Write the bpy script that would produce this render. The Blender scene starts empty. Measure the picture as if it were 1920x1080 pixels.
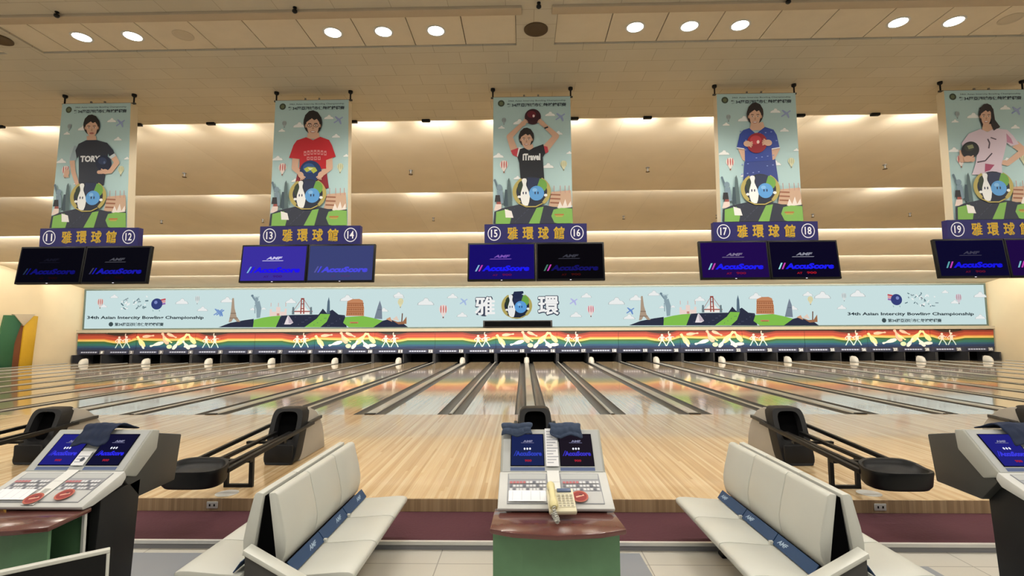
import bpy, bmesh, math, random
from mathutils import Vector, Matrix
random.seed(7)
S = bpy.context.scene
COL = S.collection
PI = math.pi

# ------------------------------------------------------------------ camera
cam_d = bpy.data.cameras.new('camera'); cam = bpy.data.objects.new('camera', cam_d); COL.objects.link(cam)
S.camera = cam
cam_d.sensor_width = 36.0; cam_d.lens = 36.0 * 950 / 1920; cam_d.clip_end = 200
YAW, PITCH, ROLL = 0.0226, 0.0813, -0.0047
_f = Vector((-math.sin(YAW) * math.cos(PITCH), math.cos(YAW) * math.cos(PITCH), math.sin(PITCH)))
_r = Vector((math.cos(YAW), math.sin(YAW), 0)); _u = _r.cross(_f)
_r2 = _r * math.cos(ROLL) + _u * math.sin(ROLL); _u2 = _u * math.cos(ROLL) - _r * math.sin(ROLL)
_m = Matrix((( _r2.x, _u2.x, -_f.x, -0.149), (_r2.y, _u2.y, -_f.y, 0.0), (_r2.z, _u2.z, -_f.z, 1.798), (0, 0, 0, 1)))
cam.matrix_world = _m

# ------------------------------------------------------------------ exposure, world, large lights
S.view_settings.view_transform = 'Standard'; S.view_settings.look = 'None'
S.view_settings.gamma = 1.0; S.view_settings.exposure = 0.0; S.view_settings.use_curve_mapping = False
W = bpy.data.worlds.new('world'); S.world = W; W.use_nodes = True
W.node_tree.nodes['Background'].inputs[0].default_value = (1.0, 0.98, 0.95, 1)
W.node_tree.nodes['Background'].inputs[1].default_value = 0.42

def area(name, loc, sx, sy, power, color, rot=(0, 0, 0), spread=PI):
    d = bpy.data.lights.new(name, 'AREA'); d.shape = 'RECTANGLE'; d.size = sx; d.size_y = sy
    d.energy = power; d.color = color; d.spread = spread
    o = bpy.data.objects.new(name, d); COL.objects.link(o); o.location = loc; o.rotation_euler = rot
    return o
def spot(name, loc, power, color, angle=2.4, blend=0.6, rot=(0, 0, 0), radius=0.1):
    d = bpy.data.lights.new(name, 'SPOT'); d.energy = power; d.color = color; d.spot_size = angle; d.spot_blend = blend
    d.shadow_soft_size = radius
    o = bpy.data.objects.new(name, d); COL.objects.link(o); o.location = loc; o.rotation_euler = rot
    return o
def point(name, loc, power, color, radius=0.05):
    d = bpy.data.lights.new(name, 'POINT'); d.energy = power; d.color = color; d.shadow_soft_size = radius
    o = bpy.data.objects.new(name, d); COL.objects.link(o); o.location = loc
    return o
WARM = (1.0, 0.86, 0.66); NEUT = (1.0, 0.95, 0.87)
CEIL = 5.563; FLOOR = -0.20; PITCHW = 3.45
# unseen fill lights added at ceiling height above and behind the seats
for i in range(-3, 4):
    area('concourse_fill', (i * 6.9, 1.2, CEIL - 0.02), 5.0, 0.6, 165, NEUT)
# tubes, lamps and some added fill tucked above the ceiling baffles over the lanes
LIPS = [(8.82, 5.563), (13.6, 5.56), (18.5, 5.40), (23.0, 5.05), (26.3, 4.71)]
RISE = [0.32, 0.32, 0.30, 0.28, 0.12]
for i in range(-9, 10):
    if abs(i * 1.31 - 0.53) < 13.5:
        spot('baffle_lamp_light', (i * 1.31 - 0.53, 9.02, 5.675), 105, NEUT, 1.6, 0.9, (math.radians(93), 0, 0), 0.03); point('baffle_lamp_light', (i * 1.31 - 0.53, 9.02, 5.675), 40, NEUT, 0.03)  # point adds fill along the bay at each lamp
for x in (-14.2, -8.9, -3.1, 0.45, 10.3):
    spot('baffle_lamp_light', (x, 13.84, 5.655), 170, NEUT, 1.7, 0.9, (math.radians(93), 0, 0), 0.03)
for i in range(-4, 5):
    for y, z, p in ((13.88, 5.655, 55), (18.85, 5.505, 250), (23.35, 5.135, 130), (26.45, 4.755, 100)):  # nearest strip is added fill for its bay, not a tube
        area('baffle_tube_and_fill', (i * 5.7, y, z), 5.6, 0.06, p, NEUT, (math.radians(90), 0, 0))

# ------------------------------------------------------------------ colours and materials
def lin(h):
    if isinstance(h, str):
        h = h.lstrip('#'); c = [int(h[i:i + 2], 16) / 255 for i in (0, 2, 4)]
    else:
        c = [x / 255 for x in h]
    return tuple(x / 12.92 if x <= 0.04045 else ((x + 0.055) / 1.055) ** 2.4 for x in c) + (1.0,)

def base_mat(name):
    m = bpy.data.materials.new(name); m.use_nodes = True
    return m, m.node_tree.nodes, m.node_tree.links, m.node_tree.nodes['Principled BSDF']

def mat(name, color, rough=0.5, metal=0.0, vary=0.06, scale=6.0, bump=0.0, coat=0.0, spec=0.5):
    m, n, l, b = base_mat(name)
    b.inputs['Roughness'].default_value = rough; b.inputs['Metallic'].default_value = metal
    b.inputs['Coat Weight'].default_value = coat; b.inputs['Specular IOR Level'].default_value = spec
    c = lin(color)
    tc = n.new('ShaderNodeTexCoord'); no = n.new('ShaderNodeTexNoise'); no.inputs['Scale'].default_value = scale
    no.inputs['Detail'].default_value = 5
    l.new(tc.outputs['Object'], no.inputs['Vector'])
    mix = n.new('ShaderNodeMix'); mix.data_type = 'RGBA'
    mix.inputs[6].default_value = tuple(x * (1 - vary) for x in c[:3]) + (1,)
    mix.inputs[7].default_value = tuple(min(1, x * (1 + vary)) for x in c[:3]) + (1,)
    l.new(no.outputs['Fac'], mix.inputs[0]); l.new(mix.outputs[2], b.inputs['Base Color'])
    if bump:
        bp = n.new('ShaderNodeBump'); bp.inputs['Strength'].default_value = bump; bp.inputs['Distance'].default_value = 0.01
        n2 = n.new('ShaderNodeTexNoise'); n2.inputs['Scale'].default_value = scale * 25
        l.new(tc.outputs['Object'], n2.inputs['Vector']); l.new(n2.outputs['Fac'], bp.inputs['Height']); l.new(bp.outputs[0], b.inputs['Normal'])
    return m

def print_mat(name, rough=0.5, emit=0.0, diffuse=True, coat=0.0):
    """printed vinyl / screens: the ink colour comes from the mesh's colour attribute"""
    m, n, l, b = base_mat(name)
    a = n.new('ShaderNodeVertexColor'); a.layer_name = 'ink'
    b.inputs['Roughness'].default_value = rough; b.inputs['Coat Weight'].default_value = coat; b.inputs['Specular IOR Level'].default_value = 0.5 if diffuse else 0.0
    if diffuse: l.new(a.outputs['Color'], b.inputs['Base Color'])
    else: b.inputs['Base Color'].default_value = (0.002, 0.002, 0.0025, 1)
    if emit:
        l.new(a.outputs['Color'], b.inputs['Emission Color']); b.inputs['Emission Strength'].default_value = emit
    return m

def emit_mat(name, color, strength):
    m, n, l, b = base_mat(name)
    b.inputs['Base Color'].default_value = lin(color); b.inputs['Emission Color'].default_value = lin(color)
    b.inputs['Emission Strength'].default_value = strength
    return m

def boards_mat(name, c1, c2, c3, board, rough, coat=0.0, axis='X', grain=0.25, blen=0.0):
    m, n, l, b = base_mat(name)
    b.inputs['Roughness'].default_value = rough; b.inputs['Coat Weight'].default_value = coat; b.inputs['Coat Roughness'].default_value = 0.05
    geo = n.new('ShaderNodeNewGeometry'); sep = n.new('ShaderNodeSeparateXYZ'); l.new(geo.outputs['Position'], sep.inputs[0])
    d = n.new('ShaderNodeMath'); d.operation = 'DIVIDE'; d.inputs[1].default_value = board; l.new(sep.outputs[axis], d.inputs[0])
    fl = n.new('ShaderNodeMath'); fl.operation = 'FLOOR'; l.new(d.outputs[0], fl.inputs[0])
    cmb = n.new('ShaderNodeCombineXYZ'); l.new(fl.outputs[0], cmb.inputs[0])
    if blen:
        w0 = n.new('ShaderNodeTexWhiteNoise'); w0.noise_dimensions = '1D'; l.new(fl.outputs[0], w0.inputs['W'])
        e = n.new('ShaderNodeMath'); e.operation = 'DIVIDE'; e.inputs[1].default_value = blen; l.new(sep.outputs['Y'], e.inputs[0])
        e2 = n.new('ShaderNodeMath'); e2.operation = 'ADD'; l.new(e.outputs[0], e2.inputs[0]); l.new(w0.outputs['Value'], e2.inputs[1])
        e3 = n.new('ShaderNodeMath'); e3.operation = 'FLOOR'; l.new(e2.outputs[0], e3.inputs[0]); l.new(e3.outputs[0], cmb.inputs[1])
    wn = n.new('ShaderNodeTexWhiteNoise'); wn.noise_dimensions = '2D'; l.new(cmb.outputs[0], wn.inputs['Vector'])
    rp = n.new('ShaderNodeValToRGB'); rp.color_ramp.elements[0].color = lin(c1); rp.color_ramp.elements[1].color = lin(c3)
    el = rp.color_ramp.elements.new(0.5); el.color = lin(c2); l.new(wn.outputs['Value'], rp.inputs[0])
    mp = n.new('ShaderNodeMapping'); mp.inputs['Scale'].default_value = (90, 1.2, 1) if axis == 'X' else (1.2, 90, 20)
    l.new(geo.outputs['Position'], mp.inputs['Vector'])
    no = n.new('ShaderNodeTexNoise'); no.inputs['Scale'].default_value = 1.0; no.inputs['Detail'].default_value = 4; l.new(mp.outputs[0], no.inputs['Vector'])
    mx = n.new('ShaderNodeMix'); mx.data_type = 'RGBA'; mx.blend_type = 'OVERLAY'; mx.inputs[0].default_value = grain
    l.new(rp.outputs[0], mx.inputs[6]); l.new(no.outputs['Fac'], mx.inputs[7]); l.new(mx.outputs[2], b.inputs['Base Color'])
    return m

def tiles_mat(name, c1, c2, mortar, w, h, rough, msize=0.006, offset=0.5, bump=0.0):
    m, n, l, b = base_mat(name); b.inputs['Roughness'].default_value = rough
    geo = n.new('ShaderNodeNewGeometry')
    br = n.new('ShaderNodeTexBrick'); br.offset = offset; br.inputs['Scale'].default_value = 1.0
    br.inputs['Color1'].default_value = lin(c1); br.inputs['Color2'].default_value = lin(c2); br.inputs['Mortar'].default_value = lin(mortar)
    br.inputs['Mortar Size'].default_value = msize; br.inputs['Brick Width'].default_value = w; br.inputs['Row Height'].default_value = h
    l.new(geo.outputs['Position'], br.inputs['Vector'])
    no = n.new('ShaderNodeTexNoise'); no.inputs['Scale'].default_value = 1.3; no.inputs['Detail'].default_value = 6; l.new(geo.outputs['Position'], no.inputs['Vector'])
    mr = n.new('ShaderNodeMapRange'); mr.inputs[3].default_value = 0.90; mr.inputs[4].default_value = 1.08; l.new(no.outputs['Fac'], mr.inputs[0])
    mx = n.new('ShaderNodeMix'); mx.data_type = 'RGBA'; mx.blend_type = 'MULTIPLY'; mx.inputs[0].default_value = 1.0
    l.new(br.outputs['Color'], mx.inputs[6]); l.new(mr.outputs[0], mx.inputs[7]); l.new(mx.outputs[2], b.inputs['Base Color'])
    return m

M = {}
M['ceiling'] = tiles_mat('acoustic_ceiling_tile', '#bfb8a6', '#bab3a0', '#a19885', 0.67, 0.30, 0.9, 0.004)
M['bay'] = tiles_mat('painted_baffle_board', '#d8cdb6', '#d4c8b0', '#c3b79e', 1.8, 20.0, 0.85, 0.004, 0.0)
M['wall'] = mat('painted_wall', '#dccba8', 0.85, vary=0.09, scale=0.7)
M['ledge'] = mat('ledge_paint', '#a89f8a', 0.8)
M['panel_white'] = mat('coffer_panel', '#cfc4ae', 0.8)
M['darkgap'] = mat('dark_gap', '#4a3d2c', 0.9)
M['band'] = mat('coffer_trim', '#b3a48c', 0.8)
M['approach'] = boards_mat('approach_boards', '#b8986c', '#cdb085', '#dac39c', 0.034, 0.24, 0.35, 'X', 0.35, 5.0)
M['lane'] = boards_mat('lane_boards', '#ceb48e', '#dac3a0', '#e3d0b0', 0.0273, 0.11, 0.55, 'X', 0.2)
M['riser'] = boards_mat('riser_boards', '#99805f', '#a58b68', '#b39a77', 0.035, 0.45, 0.0, 'X', 0.3)
M['carpet'] = mat('maroon_carpet', '#522a33', 0.95, vary=0.25, scale=1.2, bump=0.4)
M['tile'] = tiles_mat('floor_tile', '#cdc9be', '#c7c3b7', '#98948a', 0.9, 0.9, 0.45, 0.005, 0.0)
M['tile_grey'] = mat('grey_floor_tile', '#8e939a', 0.45, vary=0.08, scale=2)
M['nosing'] = mat('nosing_metal', '#d9d9d6', 0.35, 0.3)
M['nosing_dark'] = mat('nosing_grey', '#86868a', 0.5)
M['gutter'] = mat('gutter_grey', '#33322f', 0.4, coat=0.15)
M['capping'] = mat('capping_grey', '#bfbfb8', 0.35, coat=0.3)
M['capping_dark'] = mat('capping_dark_grey', '#55554f', 0.4)
M['black'] = mat('black_plastic', '#0d0e0f', 0.42, spec=0.25)
M['soft_black'] = mat('soft_black_plastic', '#1d1d1e', 0.5, spec=0.3)
M['deep_black'] = mat('pit_black', '#070708', 0.95, spec=0.05)
M['shell'] = mat('warm_grey_shell', '#a3a098', 0.45)
M['white_plastic'] = mat('white_seat_plastic', '#cbccc3', 0.35, vary=0.05, scale=3)
M['light_grey'] = mat('light_grey_plastic', '#c9cac6', 0.45)
M['mid_grey'] = mat('mid_grey_plastic', '#a6a79f', 0.5)
M['dark_grey'] = mat('dark_grey_plastic', '#3d3c39', 0.5)
M['green'] = mat('green_laminate', '#5f8763', 0.55, vary=0.12, scale=14)
M['maroon_top'] = mat('maroon_laminate', '#633a34', 0.18, vary=0.15, scale=30, coat=0.4)
M['towel'] = mat('grey_blue_towel', '#41506a', 0.95, vary=0.2, scale=20, bump=0.8)
M['towel_navy'] = mat('navy_towel', '#1f2c48', 0.9, vary=0.2, scale=20, bump=0.5)
M['cream'] = mat('cream_plastic', '#e6dfbf', 0.4)
M['hood_white'] = mat('hood_plastic', '#cfccc2', 0.45)
M['brown_grille'] = mat('brown_grille', '#4c3a20', 0.7)
M['steel'] = mat('steel', '#8a8a88', 0.35, 0.8)
M['cream_side'] = mat('banner_back', '#d9ceb4', 0.7)
M['print'] = print_mat('printed_vinyl', 0.55)
M['print_gloss'] = print_mat('printed_gloss', 0.45)
M['lightbox'] = print_mat('backlit_print', 0.4, 0.92, False)
M['screen'] = print_mat('lit_screen', 0.25, 1.0, False)
M['lamp'] = emit_mat('downlight_glass', '#fffaf0', 14.0)
M['lamp_off'] = mat('unlit_lens', '#b9ae98', 0.6)

# ------------------------------------------------------------------ mesh helpers
class MB:
    def __init__(s): s.bm = bmesh.new()
    def box(s, x0, x1, y0, y1, z0, z1):
        v = [s.bm.verts.new((x, y, z)) for z in (z0, z1) for x, y in ((x0, y0), (x1, y0), (x1, y1), (x0, y1))]
        for f in ((3, 2, 1, 0), (4, 5, 6, 7), (0, 1, 5, 4), (1, 2, 6, 5), (2, 3, 7, 6), (3, 0, 4, 7)):
            s.bm.faces.new([v[i] for i in f])
        return s
    def quad(s, *p):
        s.bm.faces.new([s.bm.verts.new(q) for q in p]); return s
    def prism(s, pts, a0, a1, axis='x'):
        def mk(p, a):
            if axis == 'x': return (a, p[0], p[1])
            if axis == 'y': return (p[0], a, p[1])
            return (p[0], p[1], a)
        A = [s.bm.verts.new(mk(p, a0)) for p in pts]; B = [s.bm.verts.new(mk(p, a1)) for p in pts]
        n = len(pts)
        s.bm.faces.new(A[::-1]); s.bm.faces.new(B)
        for i in range(n): s.bm.faces.new((A[i], A[(i + 1) % n], B[(i + 1) % n], B[i]))
        return s
    def tube(s, path, r, n=10, cap=True):
        P = [Vector(p) for p in path]; rings = []
        for i, p in enumerate(P):
            t = (P[min(i + 1, len(P) - 1)] - P[max(i - 1, 0)]).normalized()
            a = t.cross(Vector((0, 0, 1)));
            if a.length < 1e-3: a = t.cross(Vector((1, 0, 0)))
            a.normalize(); b = t.cross(a).normalized()
            rr = r[i] if isinstance(r, (list, tuple)) else r
            rings.append([s.bm.verts.new(p + a * rr * math.cos(2 * PI * k / n) + b * rr * math.sin(2 * PI * k / n)) for k in range(n)])
        for A, B in zip(rings, rings[1:]):
            for k in range(n): s.bm.faces.new((A[k], A[(k + 1) % n], B[(k + 1) % n], B[k]))
        if cap: s.bm.faces.new(rings[0][::-1]); s.bm.faces.new(rings[-1])
        return s
    def lathe(s, prof, n=20, c=(0, 0, 0), sx=1, sy=1):
        rings = [[s.bm.verts.new((c[0] + r * sx * math.cos(2 * PI * k / n), c[1] + r * sy * math.sin(2 * PI * k / n), c[2] + z)) for k in range(n)] for r, z in prof]
        for A, B in zip(rings, rings[1:]):
            for k in range(n): s.bm.faces.new((A[k], A[(k + 1) % n], B[(k + 1) % n], B[k]))
        s.bm.faces.new(rings[0][::-1]); s.bm.faces.new(rings[-1])
        return s
    def loft(s, rings, cap=True, closed=True):
        R = [[s.bm.verts.new(p) for p in r] for r in rings]; n = len(R[0])
        for A, B in zip(R, R[1:]):
            for k in range(n if closed else n - 1): s.bm.faces.new((A[k], A[(k + 1) % n], B[(k + 1) % n], B[k]))
        if cap and closed: s.bm.faces.new(R[0][::-1]); s.bm.faces.new(R[-1])
        return s
    def build(s, name, m, parent=None, bevel=0.0, seg=2, smooth=False):
        bmesh.ops.recalc_face_normals(s.bm, faces=s.bm.faces[:])
        if bevel:
            ed = [e for e in s.bm.edges if len(e.link_faces) == 2 and e.calc_face_angle(0) > 0.5]
            bmesh.ops.bevel(s.bm, geom=ed, offset=bevel, segments=seg, affect='EDGES', profile=0.5, clamp_overlap=True)
        me = bpy.data.meshes.new(name); s.bm.to_mesh(me); s.bm.free()
        if smooth or bevel:
            for p in me.polygons: p.use_smooth = True
            try: me.set_sharp_from_angle(angle=math.radians(38))
            except Exception: pass
        me.materials.append(m)
        o = bpy.data.objects.new(name, me); COL.objects.link(o)
        if parent: o.parent = parent
        return o

def tag(o, label=None, cat=None, group=None, kind=None):
    if label: o['label'] = label
    if cat: o['category'] = cat
    if group: o['group'] = group
    if kind: o['kind'] = kind
    return o
def thing(name, label, cat, loc=(0, 0, 0), rz=0.0, group=None):
    o = bpy.data.objects.new(name, None); COL.objects.link(o); o.empty_display_size = 0.1
    o.location = loc; o.rotation_euler = (0, 0, rz)
    return tag(o, label, cat, group)
def struct(mb, name, m, label, cat, **k):
    return tag(mb.build(name, m, **k), label, cat, kind='structure')
def copy_tree(o, parent=None):
    c = o.copy(); COL.objects.link(c)
    if parent: c.parent = parent
    for ch in [x for x in bpy.data.objects if x.parent == o]: copy_tree(ch, c)
    return c

# ------------------------------------------------------------------ flat printed artwork
_tx = {}
def glyphs(s, bold):
    k = (s, bold)
    if k not in _tx:
        c = bpy.data.curves.new('lettering', 'FONT'); c.body = s; c.resolution_u = 2; c.offset = bold
        o = bpy.data.objects.new('lettering', c); me = bpy.data.meshes.new_from_object(o)
        vs = [(v.co.x, v.co.y) for v in me.vertices]; fs = [tuple(p.vertices) for p in me.polygons]
        bpy.data.objects.remove(o); bpy.data.curves.remove(c); bpy.data.meshes.remove(me)
        x0 = min(v[0] for v in vs); x1 = max(v[0] for v in vs); y0 = min(v[1] for v in vs); y1 = max(v[1] for v in vs)
        _tx[k] = (vs, fs, x0, x1, y0, y1)
    return _tx[k]

class Art:
    """printed picture: coloured shapes stacked a fraction of a millimetre apart; fn maps chart units to metres (u right, v up)"""
    def __init__(s, fn, eps=0.0002): s.V = []; s.F = []; s.C = []; s.fn = fn; s.eps = eps; s.k = 0
    def raw(s, color, pts3, faces):
        b = len(s.V); s.V += pts3; c = lin(color)
        for f in faces: s.F.append([b + i for i in f]); s.C.append(c)
    def box(s, color, u0, u1, d, v0, v1):
        p = [(x, y, z) for z in (v0, v1) for x, y in ((u0, 0), (u1, 0), (u1, d), (u0, d))]
        s.raw(color, p, ((3, 2, 1, 0), (4, 5, 6, 7), (0, 1, 5, 4), (1, 2, 6, 5), (2, 3, 7, 6), (3, 0, 4, 7)))
    def p(s, color, pts, fn=None):
        s.k += 1; fn = fn or s.fn; q = [fn(*a) for a in pts]
        if sum(q[i][0] * q[(i + 1) % len(q)][1] - q[(i + 1) % len(q)][0] * q[i][1] for i in range(len(q))) < 0: q = q[::-1]
        s.raw(color, [(u, -s.k * s.eps, v) for u, v in q], [list(range(len(q)))])
    def e(s, color, cx, cy, rx, ry=None, n=20, a0=0, a1=360, rot=0, fn=None):
        ry = rx if ry is None else ry; t = math.radians(rot); pts = []
        for i in range(n + (0 if a1 - a0 == 360 else 1)):
            a = math.radians(a0 + (a1 - a0) * i / n); x = rx * math.cos(a); y = ry * math.sin(a)
            pts.append((cx + x * math.cos(t) - y * math.sin(t), cy + x * math.sin(t) + y * math.cos(t)))
        s.p(color, pts, fn)
    def l(s, color, pts, w, fn=None):
        for (x0, y0), (x1, y1) in zip(pts, pts[1:]):
            L = math.hypot(x1 - x0, y1 - y0) or 1; nx = -(y1 - y0) / L * w / 2; ny = (x1 - x0) / L * w / 2
            s.p(color, [(x0 + nx, y0 + ny), (x1 + nx, y1 + ny), (x1 - nx, y1 - ny), (x0 - nx, y0 - ny)], fn)
    def ring(s, color, cx, cy, rx, ry, w, n=28, a0=0, a1=360, fn=None):
        pts = []
        for i in range(n):
            A = math.radians(a0 + (a1 - a0) * i / n); B = math.radians(a0 + (a1 - a0) * (i + 1) / n)
            if i == 0: s.k += 1
            s.k -= 1
            s.p(color, [(cx + rx * math.cos(A), cy + ry * math.sin(A)), (cx + rx * math.cos(B), cy + ry * math.sin(B)),
                        (cx + (rx - w) * math.cos(B), cy + (ry - w) * math.sin(B)), (cx + (rx - w) * math.cos(A), cy + (ry - w) * math.sin(A))], fn)
    def t(s, color, txt, x0, x1, yb, yt, bold=0.0, fn=None, slant=0.0):
        """lettering fitted into chart box x0..x1, baseline-box yb..yt"""
        vs, fs, a, b, c, d = glyphs(txt, bold); s.k += 1; fn = fn or s.fn; q = []
        for x, y in vs:
            ty = (y - c) / (d - c); tx = (x - a) / (b - a)
            u, v = fn(x0 + (x1 - x0) * tx + slant * ty * (x1 - x0), yb + (yt - yb) * ty); q.append((u, -s.k * s.eps, v))
        s.raw(color, q, fs)
    def cloud(s, x, y, w, white='#f2f4f2', edge='#b9c6c6', fn=None):
        for c, g in ((edge, 1.12), (white, 1.0)):
            s.p(c, [(x - w * g, y + .35 * w * g), (x - w * .95 * g, y + .1 * w), (x - w * .6 * g, y - .12 * w * g), (x - w * .35 * g, y - .2 * w * g), (x - w * .1 * g, y - .55 * w * g),
                    (x + w * .25 * g, y - .5 * w * g), (x + w * .45 * g, y - .15 * w * g), (x + w * .75 * g, y - .08 * w * g), (x + w * g, y + .2 * w), (x + w * g, y + .35 * w * g)], fn)
    def balloon(s, x, y, w, cols, fn=None):
        s.e(cols[0], x, y, w, w * 1.05, 16, fn=fn); s.p(cols[0], [(x - w * .75, y + w * .6), (x + w * .75, y + w * .6), (x + w * .15, y + 1.7 * w), (x - w * .15, y + 1.7 * w)], fn)
        for i, k in enumerate((-.55, 0.05, .6)): s.e(cols[1], x + k * w, y, w * .14, w * .95, 10, fn=fn)
        s.p(cols[2], [(x - .16 * w, y + 1.75 * w), (x + .16 * w, y + 1.75 * w), (x + .13 * w, y + 2.1 * w), (x - .13 * w, y + 2.1 * w)], fn)
    def plane(s, x, y, w, color, fn=None):
        s.l(color, [(x - w, y + .6 * w), (x + w, y - .7 * w)], .28 * w, fn); s.p(color, [(x - .2 * w, y), (x - .9 * w, y - .8 * w), (x - .6 * w, y - .9 * w), (x + .35 * w, y - .25 * w)], fn)
        s.p(color, [(x, y + .1 * w), (x + .5 * w, y + 1 * w), (x + .75 * w, y + .8 * w), (x + .45 * w, y - .25 * w)], fn)
    def pin(s, color, x, y, h, rot=0, fn=None):
        prof = [(0, 0), (.07, .02), (.09, .09), (.06, .2), (.06, .27), (.14, .5), (.17, .68), (.13, .88), (.08, 1)]
        pts = [(a, b - .5) for a, b in prof] + [(-a, b - .5) for a, b in prof[:0:-1]]
        t = math.radians(rot); c, sn = math.cos(t), math.sin(t)
        s.p(color, [(x + h * (a * c - b * sn), y + h * (a * sn + b * c)) for a, b in pts], fn)
    def build(s, name, m, parent=None):
        me = bpy.data.meshes.new(name); me.from_pydata(s.V, [], s.F); me.update()
        at = me.color_attributes.new('ink', 'FLOAT_COLOR', 'CORNER'); d = []
        for f, c in zip(s.F, s.C): d += list(c) * len(f)
        at.data.foreach_set('color', d); me.materials.append(m)
        o = bpy.data.objects.new(name, me); COL.objects.link(o)
        if parent: o.parent = parent
        return o

# ================================================================== SETTING
HW = 7.5 * PITCHW                       # half width of the lane field
WX = HW + 0.12
APP0, FOUL, LEND, MASKY = 5.555, 10.9, 28.2, 28.79
struct(MB().box(-WX, WX, -6, 4.80, -0.4, FLOOR), 'floor', M['tile'], 'beige tiled seating floor', 'floor')
gt = MB()
for x0, y0, x1, y1 in ((-3.9, 2.4, -2.62, 4.68), (0.62, 2.4, 0.95, 4.72), (2.5, 2.4, 3.3, 4.5), (-7.2, 2.4, -6.1, 4.68)):
    gt.quad((x0, y0, FLOOR + .002), (x1, y0, FLOOR + .002), (x1 - .08, y1, FLOOR + .002), (x0 - .12, y1, FLOOR + .002))
struct(gt, 'floor', M['tile_grey'], 'grey tile bands laid in the beige seating floor', 'floor tiles')
struct(MB().box(-WX, WX, 4.80, APP0 + .02, -0.4, -0.128), 'trim_1', M['carpet'], 'maroon carpeted step below the wooden approach', 'step')
struct(MB().box(-WX, WX, 4.765, 4.80, -0.155, -0.126), 'trim_2', M['nosing'], 'white metal nosing along the maroon step', 'step nosing')
struct(MB().box(-WX, WX, 4.775, 4.80, FLOOR, -0.155), 'trim_3', M['nosing_dark'], 'grey riser under the white step nosing', 'step riser')
struct(MB().box(-WX, WX, APP0 + .002, FOUL, -0.4, 0.0), 'floor', M['approach'], 'light wooden bowling approach', 'approach')
struct(MB().box(-WX, WX, APP0 - .02, APP0 + .002, -0.128, 0.001), 'trim_4', M['riser'], 'brown wooden riser of the approach', 'step riser')
struct(MB().box(-WX, WX, FOUL, 31, -0.45, -0.12), 'floor', M['deep_black'], 'dark subfloor below the lanes', 'subfloor')

# ceiling over the approach with recessed coffers
def ceil_slab(x0, x1, y0, y1):
    return MB().box(x0, x1, y0, y1, CEIL, CEIL + 0.3)
cb = MB(); C0, C1 = 5.76, 6.46
cb.box(-WX, WX, -6, C0, CEIL, CEIL + .4); cb.box(-WX, WX, C1, LIPS[0][0], CEIL, CEIL + .4)
coffers = [(-20.44 + .0, -14.05), (-13.54, -7.15), (-6.65, -0.22), (0.28, 6.68), (7.18, 13.6), (14.1, 20.5)]
xs = [-WX] + [v for c in coffers for v in c] + [WX]
for i in range(0, len(xs), 2): cb.box(xs[i], xs[i + 1], C0, C1, CEIL, CEIL + .4)
struct(cb, 'ceiling', M['ceiling'], 'flat tiled ceiling over the approach', 'ceiling')
for (a, b) in coffers:
    pb = MB(); n = 10 if b - a > 6.4 else 9; w = 0.672; k = 0
    x = b if a < 0 else a
    while True:
        x0, x1 = (x - w, x) if a < 0 else (x, x + w)
        x0 = max(x0, a); x1 = min(x1, b)
        if x1 - x0 < .05: break
        pb.box(x0 + .006, x1 - .006, C0, C1 - .012, CEIL + .022, CEIL + .06); x = x0 if a < 0 else x1
    struct(pb, 'ceiling', M['panel_white'], 'pale panels of a recessed ceiling coffer', 'ceiling panels')
    struct(MB().box(a, b, C0, C1, CEIL + .065, CEIL + .08), 'ceiling', M['darkgap'], 'dark backing of a recessed ceiling coffer', 'ceiling recess')
    struct(MB().box(a - .07, b + .07, C0 - .14, C0, CEIL - .035, CEIL + .01), 'trim_5', M['band'], 'trim strip along a ceiling coffer', 'ceiling trim', bevel=.008)
# sawtooth baffles above the lanes
for i, (y, z) in enumerate(LIPS):
    y1, z1 = LIPS[i + 1] if i + 1 < len(LIPS) else (29.12, 4.30)
    r = RISE[i]
    prof = [(y, z), (y + .035, z), (y + .035, z + r - .02), (y1 + .002, z1), (y1 + .002, z1 + .45), (y, z + r + .25)]
    struct(MB().prism(prof, -WX, WX), 'ceiling', M['bay'], 'sloping ceiling baffle over the lanes', 'ceiling baffle')
# walls
for sx, nm in ((-1, 'wall_left'), (1, 'wall_right')):
    struct(MB().box(sx * WX, sx * (WX + .2), -6, 31, -0.4, 6.3), nm, M['wall'], 'beige side wall', 'wall')
struct(MB().box(-WX, WX, 29.16, 29.4, 1.70, 6.2), 'wall_back', M['wall'], 'beige end wall above the pinsetters', 'wall')
struct(MB().box(-WX, WX, 31, 31.2, -0.4, 2.0), 'wall_back', M['deep_black'], 'black wall behind the pits', 'wall')
struct(MB().box(-WX, WX, 28.80, 29.16, 1.70, 1.87), 'trim_6', M['ledge'], 'beige ledge between the mural and the pinsetter masks', 'ledge')

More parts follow.
